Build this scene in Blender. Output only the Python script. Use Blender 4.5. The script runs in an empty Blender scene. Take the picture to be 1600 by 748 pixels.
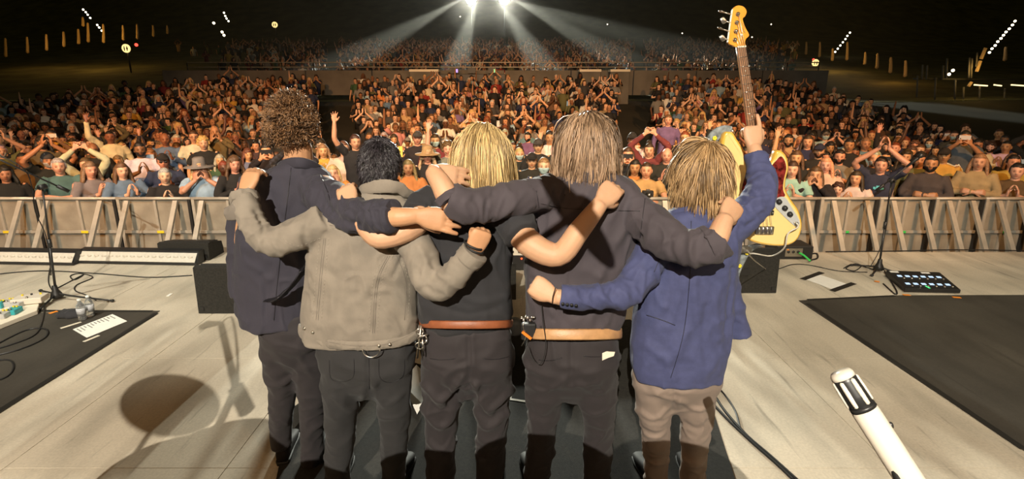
import bpy, bmesh, math, random
import numpy as np
from mathutils import Vector, Matrix
from mathutils.bvhtree import BVHTree
random.seed(7); RS = np.random.RandomState(11)
PI = math.pi
SC = bpy.context.scene
COL = SC.collection
# ---------------------------------------------------------------- camera
F, CX, CY, TH, CAMZ = 800.0, 800.0, 344.0, math.radians(14), 2.0
cam = bpy.data.cameras.new('camera'); camo = bpy.data.objects.new('camera', cam); COL.objects.link(camo)
camo.location = (0, 0, CAMZ); camo.rotation_euler = (PI/2-TH, 0, 0)
cam.sensor_width = 36; cam.sensor_fit = 'HORIZONTAL'; cam.lens = 36*F/1600; cam.shift_y = -(374-CY)/1600
cam.clip_start = 0.02; cam.clip_end = 600
SC.camera = camo
# ---------------------------------------------------------------- world, exposure, lights
SC.view_settings.view_transform = 'Standard'; SC.view_settings.look = 'None'
SC.view_settings.gamma = 1; SC.view_settings.use_curve_mapping = False
SC.view_settings.exposure = 0.0
w = bpy.data.worlds.new('night_sky'); SC.world = w; w.use_nodes = True
bg = w.node_tree.nodes['Background']; bg.inputs[0].default_value = (.72, .58, .17, 1); bg.inputs[1].default_value = 0.026

def light(name, kind, loc, target, energy, color, **kw):
    d = bpy.data.lights.new(name, kind); o = bpy.data.objects.new(name, d); COL.objects.link(o)
    o.location = loc
    o.rotation_euler = (Vector(target)-Vector(loc)).to_track_quat('-Z', 'Y').to_euler()
    d.energy = energy; d.color = color
    for k, v in kw.items(): setattr(d, k, v)
    return o
KEY = (-1.1, -4.6, 5.2)
light('key_spotlight', 'SPOT', KEY, (-.25, 3.1, .6), 4300, (1, .92, .77), spot_size=math.radians(100), spot_blend=.5, shadow_soft_size=.014)
light('warm_spotlight', 'SPOT', (4.6, -4.0, 5.6), (-.5, 3, .5), 420, (1, .66, .38), spot_size=math.radians(78), spot_blend=.6, shadow_soft_size=.35)
light('amber_spotlight', 'SPOT', (-5.0, -3.0, 5.8), (0, 3, .5), 380, (1, .55, .25), spot_size=math.radians(85), spot_blend=.6, shadow_soft_size=.3)
light('added_stage_wash', 'SPOT', (-5.2, 2.2, 6.5), (-4.6, 6.0, 0), 1500, (1, .97, .82), spot_size=math.radians(62), spot_blend=.9, shadow_soft_size=.15)  # unseen spot added to brighten the left floor and barrier
light('added_stage_wash', 'SPOT', (5.0, 2.0, 6.5), (3.6, 5.6, 0), 800, (1, .90, .68), spot_size=math.radians(58), spot_blend=.9, shadow_soft_size=.15)  # unseen spot added to brighten the right side of the stage
for i, (lx, tx, e) in enumerate(((-7, -6.6, 13500), (0, 0, 15500), (7, 4.4, 12500))):
    light('house_light', 'SPOT', (lx*.8, -3, 8.5), (tx, 19, .0), e, ((1, .43, .12), (1, .66, .36), (1, .45, .14))[i], spot_size=math.radians(50), spot_blend=1.0, shadow_soft_size=.25)

# ---------------------------------------------------------------- pixel -> world
fwd = np.array([0, math.cos(TH), -math.sin(TH)]); upv = np.array([0, math.sin(TH), math.cos(TH)]); C0 = np.array([0, 0, CAMZ])
def ray(px, py): return fwd + (px-CX)/F*np.array([1., 0, 0]) - (py-CY)/F*upv
def P(px, py, Y):
    d = ray(px, py); return C0 + d*(Y/d[1])
def G(px, py, z=0.0):
    d = ray(px, py); return C0 + d*((z-CAMZ)/d[2])
def proj(v):
    v = np.asarray(v)-C0; z = v@fwd
    return np.stack([CX+F*v[..., 0]/z, CY-F*(v@upv)/z], -1)
# ---------------------------------------------------------------- numpy value noise
def _h(i):
    n = (i[..., 0]*374761393 + i[..., 1]*668265263 + i[..., 2]*1274126177) & 0xffffffff
    n = ((n ^ (n >> 13))*1103515245) & 0xffffffff
    return ((n ^ (n >> 16)) & 0xffff)/65535.0
def noise(p):
    p = np.asarray(p, float); i = np.floor(p).astype(np.int64); f = p-i; f = f*f*(3-2*f); r = 0
    for a in (0, 1):
        for b in (0, 1):
            for c in (0, 1):
                wgt = (f[..., 0] if a else 1-f[..., 0])*(f[..., 1] if b else 1-f[..., 1])*(f[..., 2] if c else 1-f[..., 2])
                r = r + wgt*_h(i+np.array([a, b, c]))
    return r*2-1
# ---------------------------------------------------------------- geometry collector
class Geo:
    def __init__(s): s.v = []; s.f = []
    def add(s, v, f):
        o = len(s.v); s.v += [tuple(map(float, x)) for x in v]; s.f += [tuple(i+o for i in q) for q in f]; return s
    def loft(s, rings, n=20, cap=.35, pw=2.0):
        """rings: (centre, A, B[, pow]); closed with rounded ends"""
        V = []; Fc = []
        for r in rings:
            c, A, B = map(np.asarray, r[:3]); p = r[3] if len(r) > 3 else pw
            for k in range(n):
                t = 2*PI*k/n; ct, st = math.cos(t), math.sin(t)
                V.append(c + A*math.copysign(abs(ct)**(2/p), ct) + B*math.copysign(abs(st)**(2/p), st))
        m = len(rings)
        for i in range(m-1):
            for k in range(n):
                k2 = (k+1) % n; Fc.append((i*n+k, i*n+k2, (i+1)*n+k2, (i+1)*n+k))
        for e, nb in ((0, 1), (m-1, m-2)):
            c = np.asarray(rings[e][0], float); d = c-np.asarray(rings[nb][0], float); L = np.linalg.norm(d)+1e-9
            rr = min(np.linalg.norm(rings[e][1]), np.linalg.norm(rings[e][2]))
            V.append(c+d/L*rr*cap); q = len(V)-1
            for k in range(n):
                k2 = (k+1) % n
                Fc.append((e*n+k2, e*n+k, q) if e == 0 else (e*n+k, e*n+k2, q))
        return s.add(V, Fc)
    def tube(s, pts, rad, n=12, sub=4, flat=None, cap=.8, up=(0.13, 0.2, 1)):
        """Catmull-Rom tube; rad float or (ra, rb) per point; ra lies along side vector"""
        pts = [np.asarray(p, float) for p in pts]
        if isinstance(rad, tuple): rad = [rad]*len(pts)
        rad = [np.asarray(r if hasattr(r, '__len__') else (r, r), float) for r in (rad if hasattr(rad, '__len__') else [rad]*len(pts))]
        if sub > 1 and len(pts) > 2:
            PP, RR = [], []
            for i in range(len(pts)-1):
                a, b, c, d = pts[max(i-1, 0)], pts[i], pts[i+1], pts[min(i+2, len(pts)-1)]
                for k in range(sub):
                    t = k/sub
                    PP.append(.5*((2*b)+(-a+c)*t+(2*a-5*b+4*c-d)*t*t+(-a+3*b-3*c+d)*t**3)); RR.append(rad[i]*(1-t)+rad[i+1]*t)
            PP.append(pts[-1]); RR.append(rad[-1]); pts, rad = PP, RR
        rings = []; up = np.asarray(up, float)
        T = [pts[min(i+1, len(pts)-1)]-pts[max(i-1, 0)] for i in range(len(pts))]
        u = None
        for i, (p, r) in enumerate(zip(pts, rad)):
            t = T[i]/(np.linalg.norm(T[i])+1e-9)
            if u is None: u = np.cross(t, up)
            u = u-t*np.dot(u, t); u /= np.linalg.norm(u)+1e-9; b = np.cross(t, u)
            rings.append((p, u*r[0], b*r[1]))
        return s.loft(rings, n, cap)
    def box(s, c, h, R=None):
        c = np.asarray(c, float); h = np.asarray(h, float)
        V = [np.array([x, y, z])*h for x in (-1, 1) for y in (-1, 1) for z in (-1, 1)]
        if R is not None: V = [np.asarray(R)@v for v in V]
        return s.add([c+v for v in V], [(0, 1, 3, 2), (4, 6, 7, 5), (0, 4, 5, 1), (2, 3, 7, 6), (0, 2, 6, 4), (1, 5, 7, 3)])
    def beam(s, a, b, w, t, up=(0, 1, 0)):
        a = np.asarray(a, float); b = np.asarray(b, float); d = b-a; L = np.linalg.norm(d); z = d/L
        x = np.cross(up, z); x /= np.linalg.norm(x)+1e-9; y = np.cross(z, x)
        return s.box((a+b)/2, (w/2, t/2, L/2), np.stack([x, y, z], 1))
    def ball(s, c, r, n=12, m=8, M=None):
        r = np.asarray(r if hasattr(r, '__len__') else (r, r, r), float); V = []; Fc = []
        for i in range(1, m):
            for k in range(n):
                a, b = PI*i/m, 2*PI*k/n
                V.append(np.array([math.sin(a)*math.cos(b), math.sin(a)*math.sin(b), math.cos(a)])*r)
        V += [np.array([0, 0, 1])*r, np.array([0, 0, -1])*r]
        if M is not None: V = [np.asarray(M)@v for v in V]
        for i in range(m-2):
            for k in range(n): Fc.append((i*n+k, (i+1)*n+k, (i+1)*n+(k+1) % n, i*n+(k+1) % n))
        q = (m-1)*n
        for k in range(n): Fc.append((q, k, (k+1) % n)); Fc.append((q+1, (m-2)*n+(k+1) % n, (m-2)*n+k))
        return s.add([np.asarray(c)+v for v in V], Fc)
    def cyl(s, a, b, r, n=12, r2=None):
        a = np.asarray(a, float); b = np.asarray(b, float); z = (b-a)/np.linalg.norm(b-a)
        x = np.cross(z, (0.3, .9, .2)); x /= np.linalg.norm(x); y = np.cross(z, x); r2 = r if r2 is None else r2
        V = [a+r*(x*math.cos(2*PI*k/n)+y*math.sin(2*PI*k/n)) for k in range(n)]+[b+r2*(x*math.cos(2*PI*k/n)+y*math.sin(2*PI*k/n)) for k in range(n)]
        return s.add(V, [(k, (k+1) % n, n+(k+1) % n, n+k) for k in range(n)]+[tuple(range(n))[::-1], tuple(range(n, 2*n))])
    def lathe(s, prof, c, n=16):
        c = np.asarray(c, float); V = []; Fc = []
        for r, z in prof:
            for k in range(n): V.append(c+np.array([r*math.cos(2*PI*k/n), r*math.sin(2*PI*k/n), z]))
        for i in range(len(prof)-1):
            for k in range(n): Fc.append((i*n+k, i*n+(k+1) % n, (i+1)*n+(k+1) % n, (i+1)*n+k))
        Fc.append(tuple(range(n))[::-1]); Fc.append(tuple(range((len(prof)-1)*n, len(prof)*n)))
        return s.add(V, Fc)
    def prism(s, outline, back):
        """outline: list of 3D points, extruded by vector back"""
        n = len(outline); o = [np.asarray(p, float) for p in outline]; b = np.asarray(back, float)
        return s.add(o+[p+b for p in o], [tuple(range(n)), tuple(range(n, 2*n))[::-1]]+[(k, n+k, n+(k+1) % n, (k+1) % n) for k in range(n)])
    def xf(s, M):
        M = np.asarray(M); s.v = [tuple((M@np.array([*v, 1]))[:3]) for v in s.v]; return s

def mesh_from(v, f, name, smooth=True):
    me = bpy.data.meshes.new(name); me.from_pydata([tuple(x) for x in v], [], f); me.update()
    if smooth: me.polygons.foreach_set('use_smooth', [True]*len(me.polygons))
    return me
def link(name, me, mat=None, parent=None, loc=None, smooth=None):
    """link a mesh in world coordinates; loc re-centres the vertices"""
    o = bpy.data.objects.new(name, me); COL.objects.link(o)
    if parent is not None:
        base = Vector(wloc(parent)); me.transform(Matrix.Translation(-base)); o.parent = parent
    elif loc is not None:
        me.transform(Matrix.Translation(-Vector(loc))); o.location = loc
    if mat is not None and len(me.materials) == 0: me.materials.append(mat)
    return o
def wloc(o):
    l = Vector(o.location)
    while o.parent: o = o.parent; l = l+Vector(o.location)
    return l
def obj(name, g, mat, parent=None, loc=None, smooth=True, bevel=0):
    me = mesh_from(g.v, g.f, name, smooth)
    bm = bmesh.new(); bm.from_mesh(me); bmesh.ops.recalc_face_normals(bm, faces=bm.faces)
    if bevel: bmesh.ops.bevel(bm, geom=bm.edges[:], offset=bevel, segments=1, affect='EDGES', clamp_overlap=True)
    bm.to_mesh(me); bm.free()
    return link(name, me, mat, parent, loc)
def flatobj(name, g, mat, parent=None, loc=None, bevel=0): return obj(name, g, mat, parent, loc, False, bevel)
def tag(o, label=None, cat=None, group=None, kind=None):
    if label: o['label'] = label
    if cat: o['category'] = cat
    if group: o['group'] = group
    if kind: o['kind'] = kind
    return o
def empty(name, loc, label, cat, group=None):
    o = bpy.data.objects.new(name, None); COL.objects.link(o); o.location = [float(x) for x in loc]; o.empty_display_size = .1
    return tag(o, label, cat, group)
_tmpc = bpy.data.collections.new('tmp'); COL.children.link(_tmpc)
def solid(g, voxel, smooth=4, ratio=None):
    """voxel union of the overlapping closed pieces -> (verts, faces, normals) numpy"""
    me = mesh_from(g.v, g.f, 'tmp'); o = bpy.data.objects.new('tmp', me); _tmpc.objects.link(o)
    m = o.modifiers.new('r', 'REMESH'); m.mode = 'VOXEL'; m.voxel_size = voxel; m.adaptivity = 0
    if smooth: s = o.modifiers.new('s', 'SMOOTH'); s.iterations = smooth; s.factor = .5
    if ratio: d = o.modifiers.new('d', 'DECIMATE'); d.ratio = ratio
    dg = bpy.context.evaluated_depsgraph_get(); m2 = bpy.data.meshes.new_from_object(o.evaluated_get(dg))
    bpy.data.objects.remove(o); bpy.data.meshes.remove(me)
    m2.polygons.foreach_set('use_smooth', [True]*len(m2.polygons))
    return m2
def getv(me):
    v = np.empty(len(me.vertices)*3, np.float32); me.vertices.foreach_get('co', v); return v.reshape(-1, 3).astype(float)
def getn(me):
    n = np.empty(len(me.vertices)*3, np.float32); me.vertices.foreach_get('normal', n); return n.reshape(-1, 3).astype(float)
def setv(me, v): me.vertices.foreach_set('co', np.asarray(v, np.float32).ravel()); me.update()
def vcol(me, rgb, name='tint'):
    a = me.attributes.new(name, 'FLOAT_COLOR', 'POINT'); c = np.ones((len(me.vertices), 4), np.float32); c[:, :3] = rgb
    a.data.foreach_set('color', c.ravel())

# ---------------------------------------------------------------- materials
def nodes(m): return m.node_tree.nodes, m.node_tree.links
def mat(name, col, rough=.7, metal=0, nscale=0, namt=.15, bump=0, bscale=200, spec=.5, emit=None, estr=0, sheen=0, trans=0, coat=0, attr=None, objcol=False, voro=False):
    m = bpy.data.materials.new(name); m.use_nodes = True; N, L = nodes(m); b = N['Principled BSDF']
    b.inputs['Base Color'].default_value = (*col, 1); b.inputs['Roughness'].default_value = rough; b.inputs['Metallic'].default_value = metal
    b.inputs['Specular IOR Level'].default_value = spec; b.inputs['Sheen Weight'].default_value = sheen; b.inputs['Coat Weight'].default_value = coat
    b.inputs['Transmission Weight'].default_value = trans
    if emit: b.inputs['Emission Color'].default_value = (*emit, 1); b.inputs['Emission Strength'].default_value = estr
    src = None
    if objcol: oi = N.new('ShaderNodeObjectInfo'); src = oi.outputs['Color']
    if attr:
        at = N.new('ShaderNodeAttribute'); at.attribute_name = attr
        if src is None and not objcol:
            rgb = N.new('ShaderNodeRGB'); rgb.outputs[0].default_value = (*col, 1); src = rgb.outputs[0]
        mx = N.new('ShaderNodeMix'); mx.data_type = 'RGBA'; mx.blend_type = 'MULTIPLY'; mx.inputs['Factor'].default_value = 1
        L.new(src, mx.inputs['A']); L.new(at.outputs['Color'], mx.inputs['B']); src = mx.outputs['Result']
    if nscale:
        tc = N.new('ShaderNodeTexCoord'); nz = N.new('ShaderNodeTexNoise'); nz.inputs['Scale'].default_value = nscale; nz.inputs['Detail'].default_value = 5
        L.new(tc.outputs['Object'], nz.inputs['Vector'])
        mr = N.new('ShaderNodeMapRange'); mr.inputs['From Min'].default_value = .3; mr.inputs['From Max'].default_value = .7
        mr.inputs['To Min'].default_value = 1-namt; mr.inputs['To Max'].default_value = 1+namt; L.new(nz.outputs['Fac'], mr.inputs['Value'])
        mx = N.new('ShaderNodeMix'); mx.data_type = 'RGBA'; mx.blend_type = 'MULTIPLY'; mx.inputs['Factor'].default_value = 1
        if src is None: mx.inputs['A'].default_value = (*col, 1)
        else: L.new(src, mx.inputs['A'])
        L.new(mr.outputs['Result'], mx.inputs['B']); src = mx.outputs['Result']
    if src is not None: L.new(src, b.inputs['Base Color'])
    if bump:
        tc = N.new('ShaderNodeTexCoord'); nz = N.new('ShaderNodeTexNoise'); nz.inputs['Scale'].default_value = bscale; nz.inputs['Detail'].default_value = 3
        L.new(tc.outputs['Object'], nz.inputs['Vector']); bp = N.new('ShaderNodeBump'); bp.inputs['Strength'].default_value = bump; bp.inputs['Distance'].default_value = .004
        L.new(nz.outputs['Fac'], bp.inputs['Height']); L.new(bp.outputs['Normal'], b.inputs['Normal'])
    return m
def srgb(r, g, b):
    f = lambda x: (x/255/12.92) if x/255 <= .04045 else ((x/255+.055)/1.055)**2.4
    return (f(r), f(g), f(b))
M = {}
M['skin'] = mat('skin', (.56, .32, .19), .55, nscale=9, namt=.09, bump=.15, bscale=260, spec=.4)
M['skin'].node_tree.nodes['Principled BSDF'].inputs['Subsurface Weight'].default_value = .15
M['skin'].node_tree.nodes['Principled BSDF'].inputs['Subsurface Radius'].default_value = (.012, .004, .002)
M['skin_tan'] = mat('skin_tan', (.52, .27, .14), .5, nscale=9, namt=.1, bump=.15, bscale=260, spec=.4)
M['navy_cotton'] = mat('navy_cotton', (.030, .027, .040), .85, nscale=5, namt=.15, bump=.35, bscale=420, sheen=.05)
M['grey_denim'] = mat('grey_denim', (.235, .20, .16), .9, nscale=16, namt=.13, bump=.5, bscale=500, sheen=.05)
M['grey_denim_dark'] = mat('grey_denim_dark', (.17, .145, .12), .9, nscale=16, namt=.1, bump=.3, bscale=500)
M['black_jersey'] = mat('black_jersey', (.022, .021, .024), .9, nscale=6, namt=.12, bump=.25, bscale=400, sheen=.05)
M['charcoal_shirt'] = mat('charcoal_shirt', (.058, .047, .055), .85, nscale=5, namt=.12, bump=.25, bscale=400, sheen=.05)
M['blue_wool'] = mat('blue_wool', (.052, .060, .145), .8, nscale=40, namt=.12, bump=.35, bscale=500, sheen=.05)
M['black_trousers'] = mat('black_trousers', (.024, .019, .021), .8, nscale=6, namt=.12, bump=.25, bscale=400, sheen=.05)
M['black_denim'] = mat('black_denim', (.022, .021, .022), .85, nscale=10, namt=.15, bump=.3, bscale=400, sheen=.05)
M['taupe_chinos'] = mat('taupe_chinos', (.25, .19, .155), .85, nscale=7, namt=.1, bump=.3, bscale=400, sheen=.05)
M['brown_leather'] = mat('brown_leather', (.25, .075, .028), .5, nscale=30, namt=.15, bump=.2)
M['tan_leather'] = mat('tan_leather', (.46, .25, .11), .45, nscale=30, namt=.15, bump=.2)
M['black_leather'] = mat('black_leather', (.015, .013, .012), .7, spec=.15)
M['black_rubber'] = mat('black_rubber', (.012, .012, .012), .6)
M['lining'] = mat('lining', (.010, .009, .012), .5)
M['metal'] = mat('metal', (.62, .58, .52), .3, 1)
M['dark_metal'] = mat('dark_metal', (.05, .05, .05), .4, .6)
M['thread'] = mat('thread', (.34, .30, .245), .8)
M['cream'] = mat('cream', (.75, .68, .55), .6)
M['orange_plastic'] = mat('orange_plastic', (.75, .2, .02), .5)
def hairmat(name, c, r=.42):
    m = mat(name, c, r, attr='tint', spec=.6); b = m.node_tree.nodes['Principled BSDF']; return m
M['hair_brown'] = hairmat('hair_brown', (.17, .088, .038))
M['hair_black'] = hairmat('hair_black', (.016, .013, .014), .35)
M['hair_blonde'] = hairmat('hair_blonde', (.62, .43, .19))
M['hair_light_brown'] = hairmat('hair_light_brown', (.33, .21, .125))
M['hair_dark_blonde'] = hairmat('hair_dark_blonde', (.42, .26, .12))
# ================================================================= bodies
def unit(v): v = np.asarray(v, float); return v/(np.linalg.norm(v)+1e-9)
def g2(a, s): return np.exp(-(a/s)**2)
def head_pts(n=40, m=30, fem=0.0):
    """skull with face; x right, y face forward, z up, metres, half height .118"""
    V = []
    for i in range(m+1):
        a = PI*i/m
        for k in range(n):
            b = 2*PI*k/n; V.append((math.sin(a)*math.cos(b), math.sin(a)*math.sin(b), math.cos(a)))
    d = np.array(V); x, y, z = d.T
    X = x*.077; Y = y*.096; Z = z*.118
    low = np.clip(-z, 0, 1); front = np.clip(y, 0, 1)
    X = X*(1-.26*low**1.3*(.5+.5*front)-.05*fem*low); X = X*(1+.03*np.exp(-((z-.3)/.4)**2))
    Y = np.where(y < 0, Y*(1-.42*low**1.2), Y*(1-.05*low)) - .006*low*(y < 0)
    Y = Y + .012*low*(y < 0)
    f = (y > .0)
    zz, xx = Z, X
    Y += f*(.024*g2(xx, .011)*np.where(zz > -.030, g2(zz+.030, .030), g2(zz+.030, .010)))      # nose
    Y += f*(.006*g2(xx, .05)*g2(zz-.026, .012))                                               # brow
    for s in (-1, 1): Y -= f*.010*g2(xx-s*.031, .017)*g2(zz-.004, .013)                        # eye sockets
    for s in (-1, 1): Y += f*.005*g2(xx-s*.031, .010)*g2(zz-.001, .008)                        # eyeballs
    for s in (-1, 1): Y += f*.005*g2(xx-s*.042, .018)*g2(zz+.030, .02)                         # cheeks
    Y += f*.006*g2(xx, .022)*(g2(zz+.056, .006)+g2(zz+.067, .006)) - f*.004*g2(xx, .02)*g2(zz+.0615, .003)   # lips
    Y += f*.008*g2(xx, .02)*g2(zz+.100, .014)                                                 # chin
    Fc = []
    for i in range(m):
        for k in range(n): Fc.append((i*n+k, (i+1)*n+k, (i+1)*n+(k+1) % n, i*n+(k+1) % n))
    return np.stack([X, Y, Z], 1), Fc
def frame_of(face, up=(0, 0, 1)):
    y = unit(face); x = unit(np.cross(y, up)); z = np.cross(x, y); return np.stack([x, y, z], 1)
def add_head(g, c, R, s=1.0, n=40, m=30, ears=True):
    v, f = head_pts(n, m); g.add([np.asarray(c)+R@(p*s) for p in v], f)
    if ears:
        for e in (-1, 1): g.ball(np.asarray(c)+R@(np.array([e*.079, -.008, -.006])*s), np.array([.010, .020, .032])*s, 8, 8, M=R)
def face_tint(v, c, R, s=1.0, beard=0.0):
    """tint of the skin round the features: eyes with socket shade, brows, lips, nostrils"""
    q = (np.asarray(v)-np.asarray(c))@R/s; x, y, z = q.T; fr = (y > .03).astype(float)
    t = np.ones((len(q), 3))
    def mixc(w, col): 
        nonlocal t; w = np.clip(w*fr, 0, 1)[:, None]; t = t*(1-w)+np.array(col)*w
    for e in (-1, 1):
        mixc(.45*g2(x-e*.031, .015)*g2(z-.004, .010), (.5, .38, .32))  # shade of the eye sockets put into the skin tint
        mixc(1.4*g2(x-e*.031, .0105)*g2(z-.001, .0056), (.07, .05, .04))
        mixc(1.2*g2(x-e*.032, .014)*g2(z-.020, .0046), (.14, .09, .06))
        mixc(.9*g2(x-e*.008, .006)*g2(z+.040, .005), (.35, .2, .15))
    mixc(1.3*g2(x, .022)*g2(z+.061, .008), (.50, .20, .17)); mixc(.35*g2(x, .035)*g2(z+.040, .006), (.5, .35, .3)); mixc(.3*(np.abs(x) > .055), (.6, .5, .45))
    if beard: mixc(beard*np.clip((-.038-z)/.02, 0, 1)*(1-1.2*g2(x, .02)*g2(z+.061, .008)), (.22, .15, .10))
    return t
def add_hand(g, w, f, n, ts, curl=((20, 25, 15),)*4, spread=.10, s=1.0, thumb=(.55, .75, -.2), tcurl=25, nseg=8):
    """palm, four unequal bent fingers, thumb from the side of the palm; w wrist, f finger dir, n back of hand, ts thumb side +-1"""
    w = np.asarray(w, float); f = unit(f); n = unit(np.asarray(n)-f*np.dot(n, f)); t = ts*np.cross(n, f)
    rg = []
    for d, a, b, o in ((-.012, .027, .021, 0), (.008, .029, .020, 0), (.035, .039, .018, .001), (.062, .043, .016, .001), (.086, .041, .0135, .002), (.096, .036, .009, .002)):
        rg.append((w+f*d*s+n*o*s, t*a*s, n*b*s, 2.4))
    g.loft(rg, 14, .3)
    tips = []
    for k, (off, L, r) in enumerate(((.031, .074, .0098), (.0105, .082, .0100), (-.0105, .076, .0095), (-.030, .060, .0085))):
        d = unit(f+t*spread*(1.4-k*.95)); p = w+f*(.084-.003*abs(k-1.3))*s+t*off*s; pts = [p-f*.02*s, p]; rr = [r*s*1.05, r*s*1.1]
        c = curl[min(k, len(curl)-1)]; ang = 0
        for seg, fr in enumerate((.44, .31, .25)):
            ang += math.radians(c[seg]); dd = d*math.cos(ang)-n*math.sin(ang)
            p = p+dd*L*fr*s; pts.append(p); rr.append(r*s*(1.02, .95, .80)[seg])
        g.tube(pts, rr, nseg, 3, cap=.7); tips.append(p)
    td = unit(f*thumb[0]+t*thumb[1]+n*thumb[2]); p0 = w+f*.012*s+t*.014*s; p1 = p0+td*.036*s
    td2 = unit(td*math.cos(math.radians(tcurl))+(f*.55-t*.45-n*.4)*math.sin(math.radians(tcurl))); p2 = p1+td2*.032*s
    td3 = unit(td2*math.cos(math.radians(tcurl*.8))+(f*.4-t*.7-n*.4)*math.sin(math.radians(tcurl*.8))); p3 = p2+td3*.026*s
    g.tube([p0, p1, p2, p3], [.016*s, .0135*s, .0115*s, .0095*s], nseg, 3, cap=.7)
    return tips
FIST = ((72, 88, 55), (76, 92, 55), (78, 92, 55), (80, 90, 55))
def polydist(q, pl):
    best = np.full(len(q), 1e9)
    for a, b in zip(pl[:-1], pl[1:]):
        a = np.array(a, float); b = np.array(b, float); ab = b-a
        t = np.clip(((q-a)@ab)/(ab@ab+1e-9), 0, 1); best = np.minimum(best, np.linalg.norm(q-(a+t[:, None]*ab), axis=1))
    return best
def catm(pl, sub=5):
    pl = [np.array(p, float) for p in pl]; o = []
    for i in range(len(pl)-1):
        a, b, c, d = pl[max(i-1, 0)], pl[i], pl[i+1], pl[min(i+2, len(pl)-1)]
        for k in range(sub):
            t = k/sub; o.append(.5*((2*b)+(-a+c)*t+(2*a-5*b+4*c-d)*t*t+(-a+3*b-3*c+d)*t**3))
    o.append(pl[-1]); return o
def ridged(p, sharp=2): return np.exp(-(noise(p)/.21)**2)
GAIN = 1.35
def wrinkle(me, amp, scale, seed=0, folds=(), second=None, zones=()):
    v = getv(me); n = getn(me)
    wp = v+.05*np.stack([noise(v*6+seed), noise(v*6+seed+31), noise(v*6+seed+57)], 1)
    amp = amp*GAIN; d = amp*(ridged(wp*np.array(scale)+seed, 3)-.45)
    if second: d = d+GAIN*second[0]*(ridged(wp*np.array(second[1])+seed+9, 3)-.45)
    d = d+amp*.25*noise(v*22+seed)
    q = proj(v)
    for (cx, cy, r, a, sc) in zones:                               # extra creasing near a joint, centre and radius in metres
        pass
    vis = (np.einsum('ij,ij->i', n, v-C0) < 0).astype(float)
    for pl, dep, wd in folds:
        ds = polydist(q, catm(pl)); d = d+vis*dep*(1.15*np.exp(-(ds/wd)**2)-.35*np.exp(-(ds/(wd*2.2))**2))
    setv(me, v+n*d[:, None]); return me
def bunch(me, path, amp, freq, seed=0, rad=.12):
    """creases running round a sleeve or a leg along its path (metres)"""
    v = getv(me); n = getn(me); path = [np.asarray(p, float) for p in path]; best = np.full(len(v), 1e9); arc = np.zeros(len(v)); acc = 0
    side = np.zeros(len(v))
    for a, b in zip(path[:-1], path[1:]):
        ab = b-a; L = np.linalg.norm(ab); t = np.clip(((v-a)@ab)/(L*L), 0, 1); c = a+t[:, None]*ab; ds = np.linalg.norm(v-c, axis=1)
        up = np.cross(ab/L, [0, 1, 0]); sd = (v-c)@unit(up)
        m = ds < best; best[m] = ds[m]; arc[m] = acc+t[m]*L; side[m] = sd[m]; acc += L
    wgt = np.clip(1-(best/rad)**4, 0, 1)
    ph = arc*freq+1.7*noise(v*7+seed)+side*freq*.45*np.sign(noise(np.stack([arc*3, arc*0+seed, arc*0], 1)))
    d = amp*(np.exp(-(np.sin(ph*PI)/.42)**2)-.4)*(.35+.65*np.clip(noise(v*9+seed+5)+.6, 0, 1))
    setv(me, v+n*(d*wgt)[:, None]); return me
def surf_hit(bvh, px, py, lift=.002):
    d = Vector(ray(px, py)).normalized(); h = bvh.ray_cast(Vector(C0), d)
    if h[0] is None: return None
    nn = h[1] if h[1].dot(d) < 0 else -h[1]
    return np.array(h[0]+nn*lift), np.array(nn)
def bvh_of(me):
    return BVHTree.FromPolygons([v.co for v in me.vertices], [p.vertices for p in me.polygons])
def seam(g, bvh, pl, r=.0016, lift=.0005, step=4, dash=None):
    """a thin raised strip following a garment's surface along a line"""
    pts = []; pl = catm(pl, 6)
    for a, b in zip(pl[:-1], pl[1:]):
        m = max(1, int(np.linalg.norm(b-a)/step))
        for k in range(m): pts.append(a+(b-a)*k/m)
    pts.append(pl[-1]); H = [surf_hit(bvh, *p, lift) for p in pts]; H = [h[0] for h in H if h]
    H = [h for i, h in enumerate(H) if i == 0 or np.linalg.norm(h-H[i-1]) < .12]
    if len(H) < 2: return
    if dash:
        for i in range(0, len(H)-1, 2): g.tube([H[i], H[i+1]], r, 4, 1, cap=.3)
    else: g.tube(H, r, 5, 1, cap=.3)
def band_levels(lv, n=24):
    out = []
    for l in lv:
        py, xl, xr, Y, dp = l[:5]; pw = l[5] if len(l) > 5 else 2.3; sl = l[6] if len(l) > 6 else 0
        a, b = P(xl, py+sl, Y), P(xr, py-sl, Y); out.append(((a+b)/2, (b-a)/2, np.array([0, dp, 0]), pw))
    return out
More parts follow.
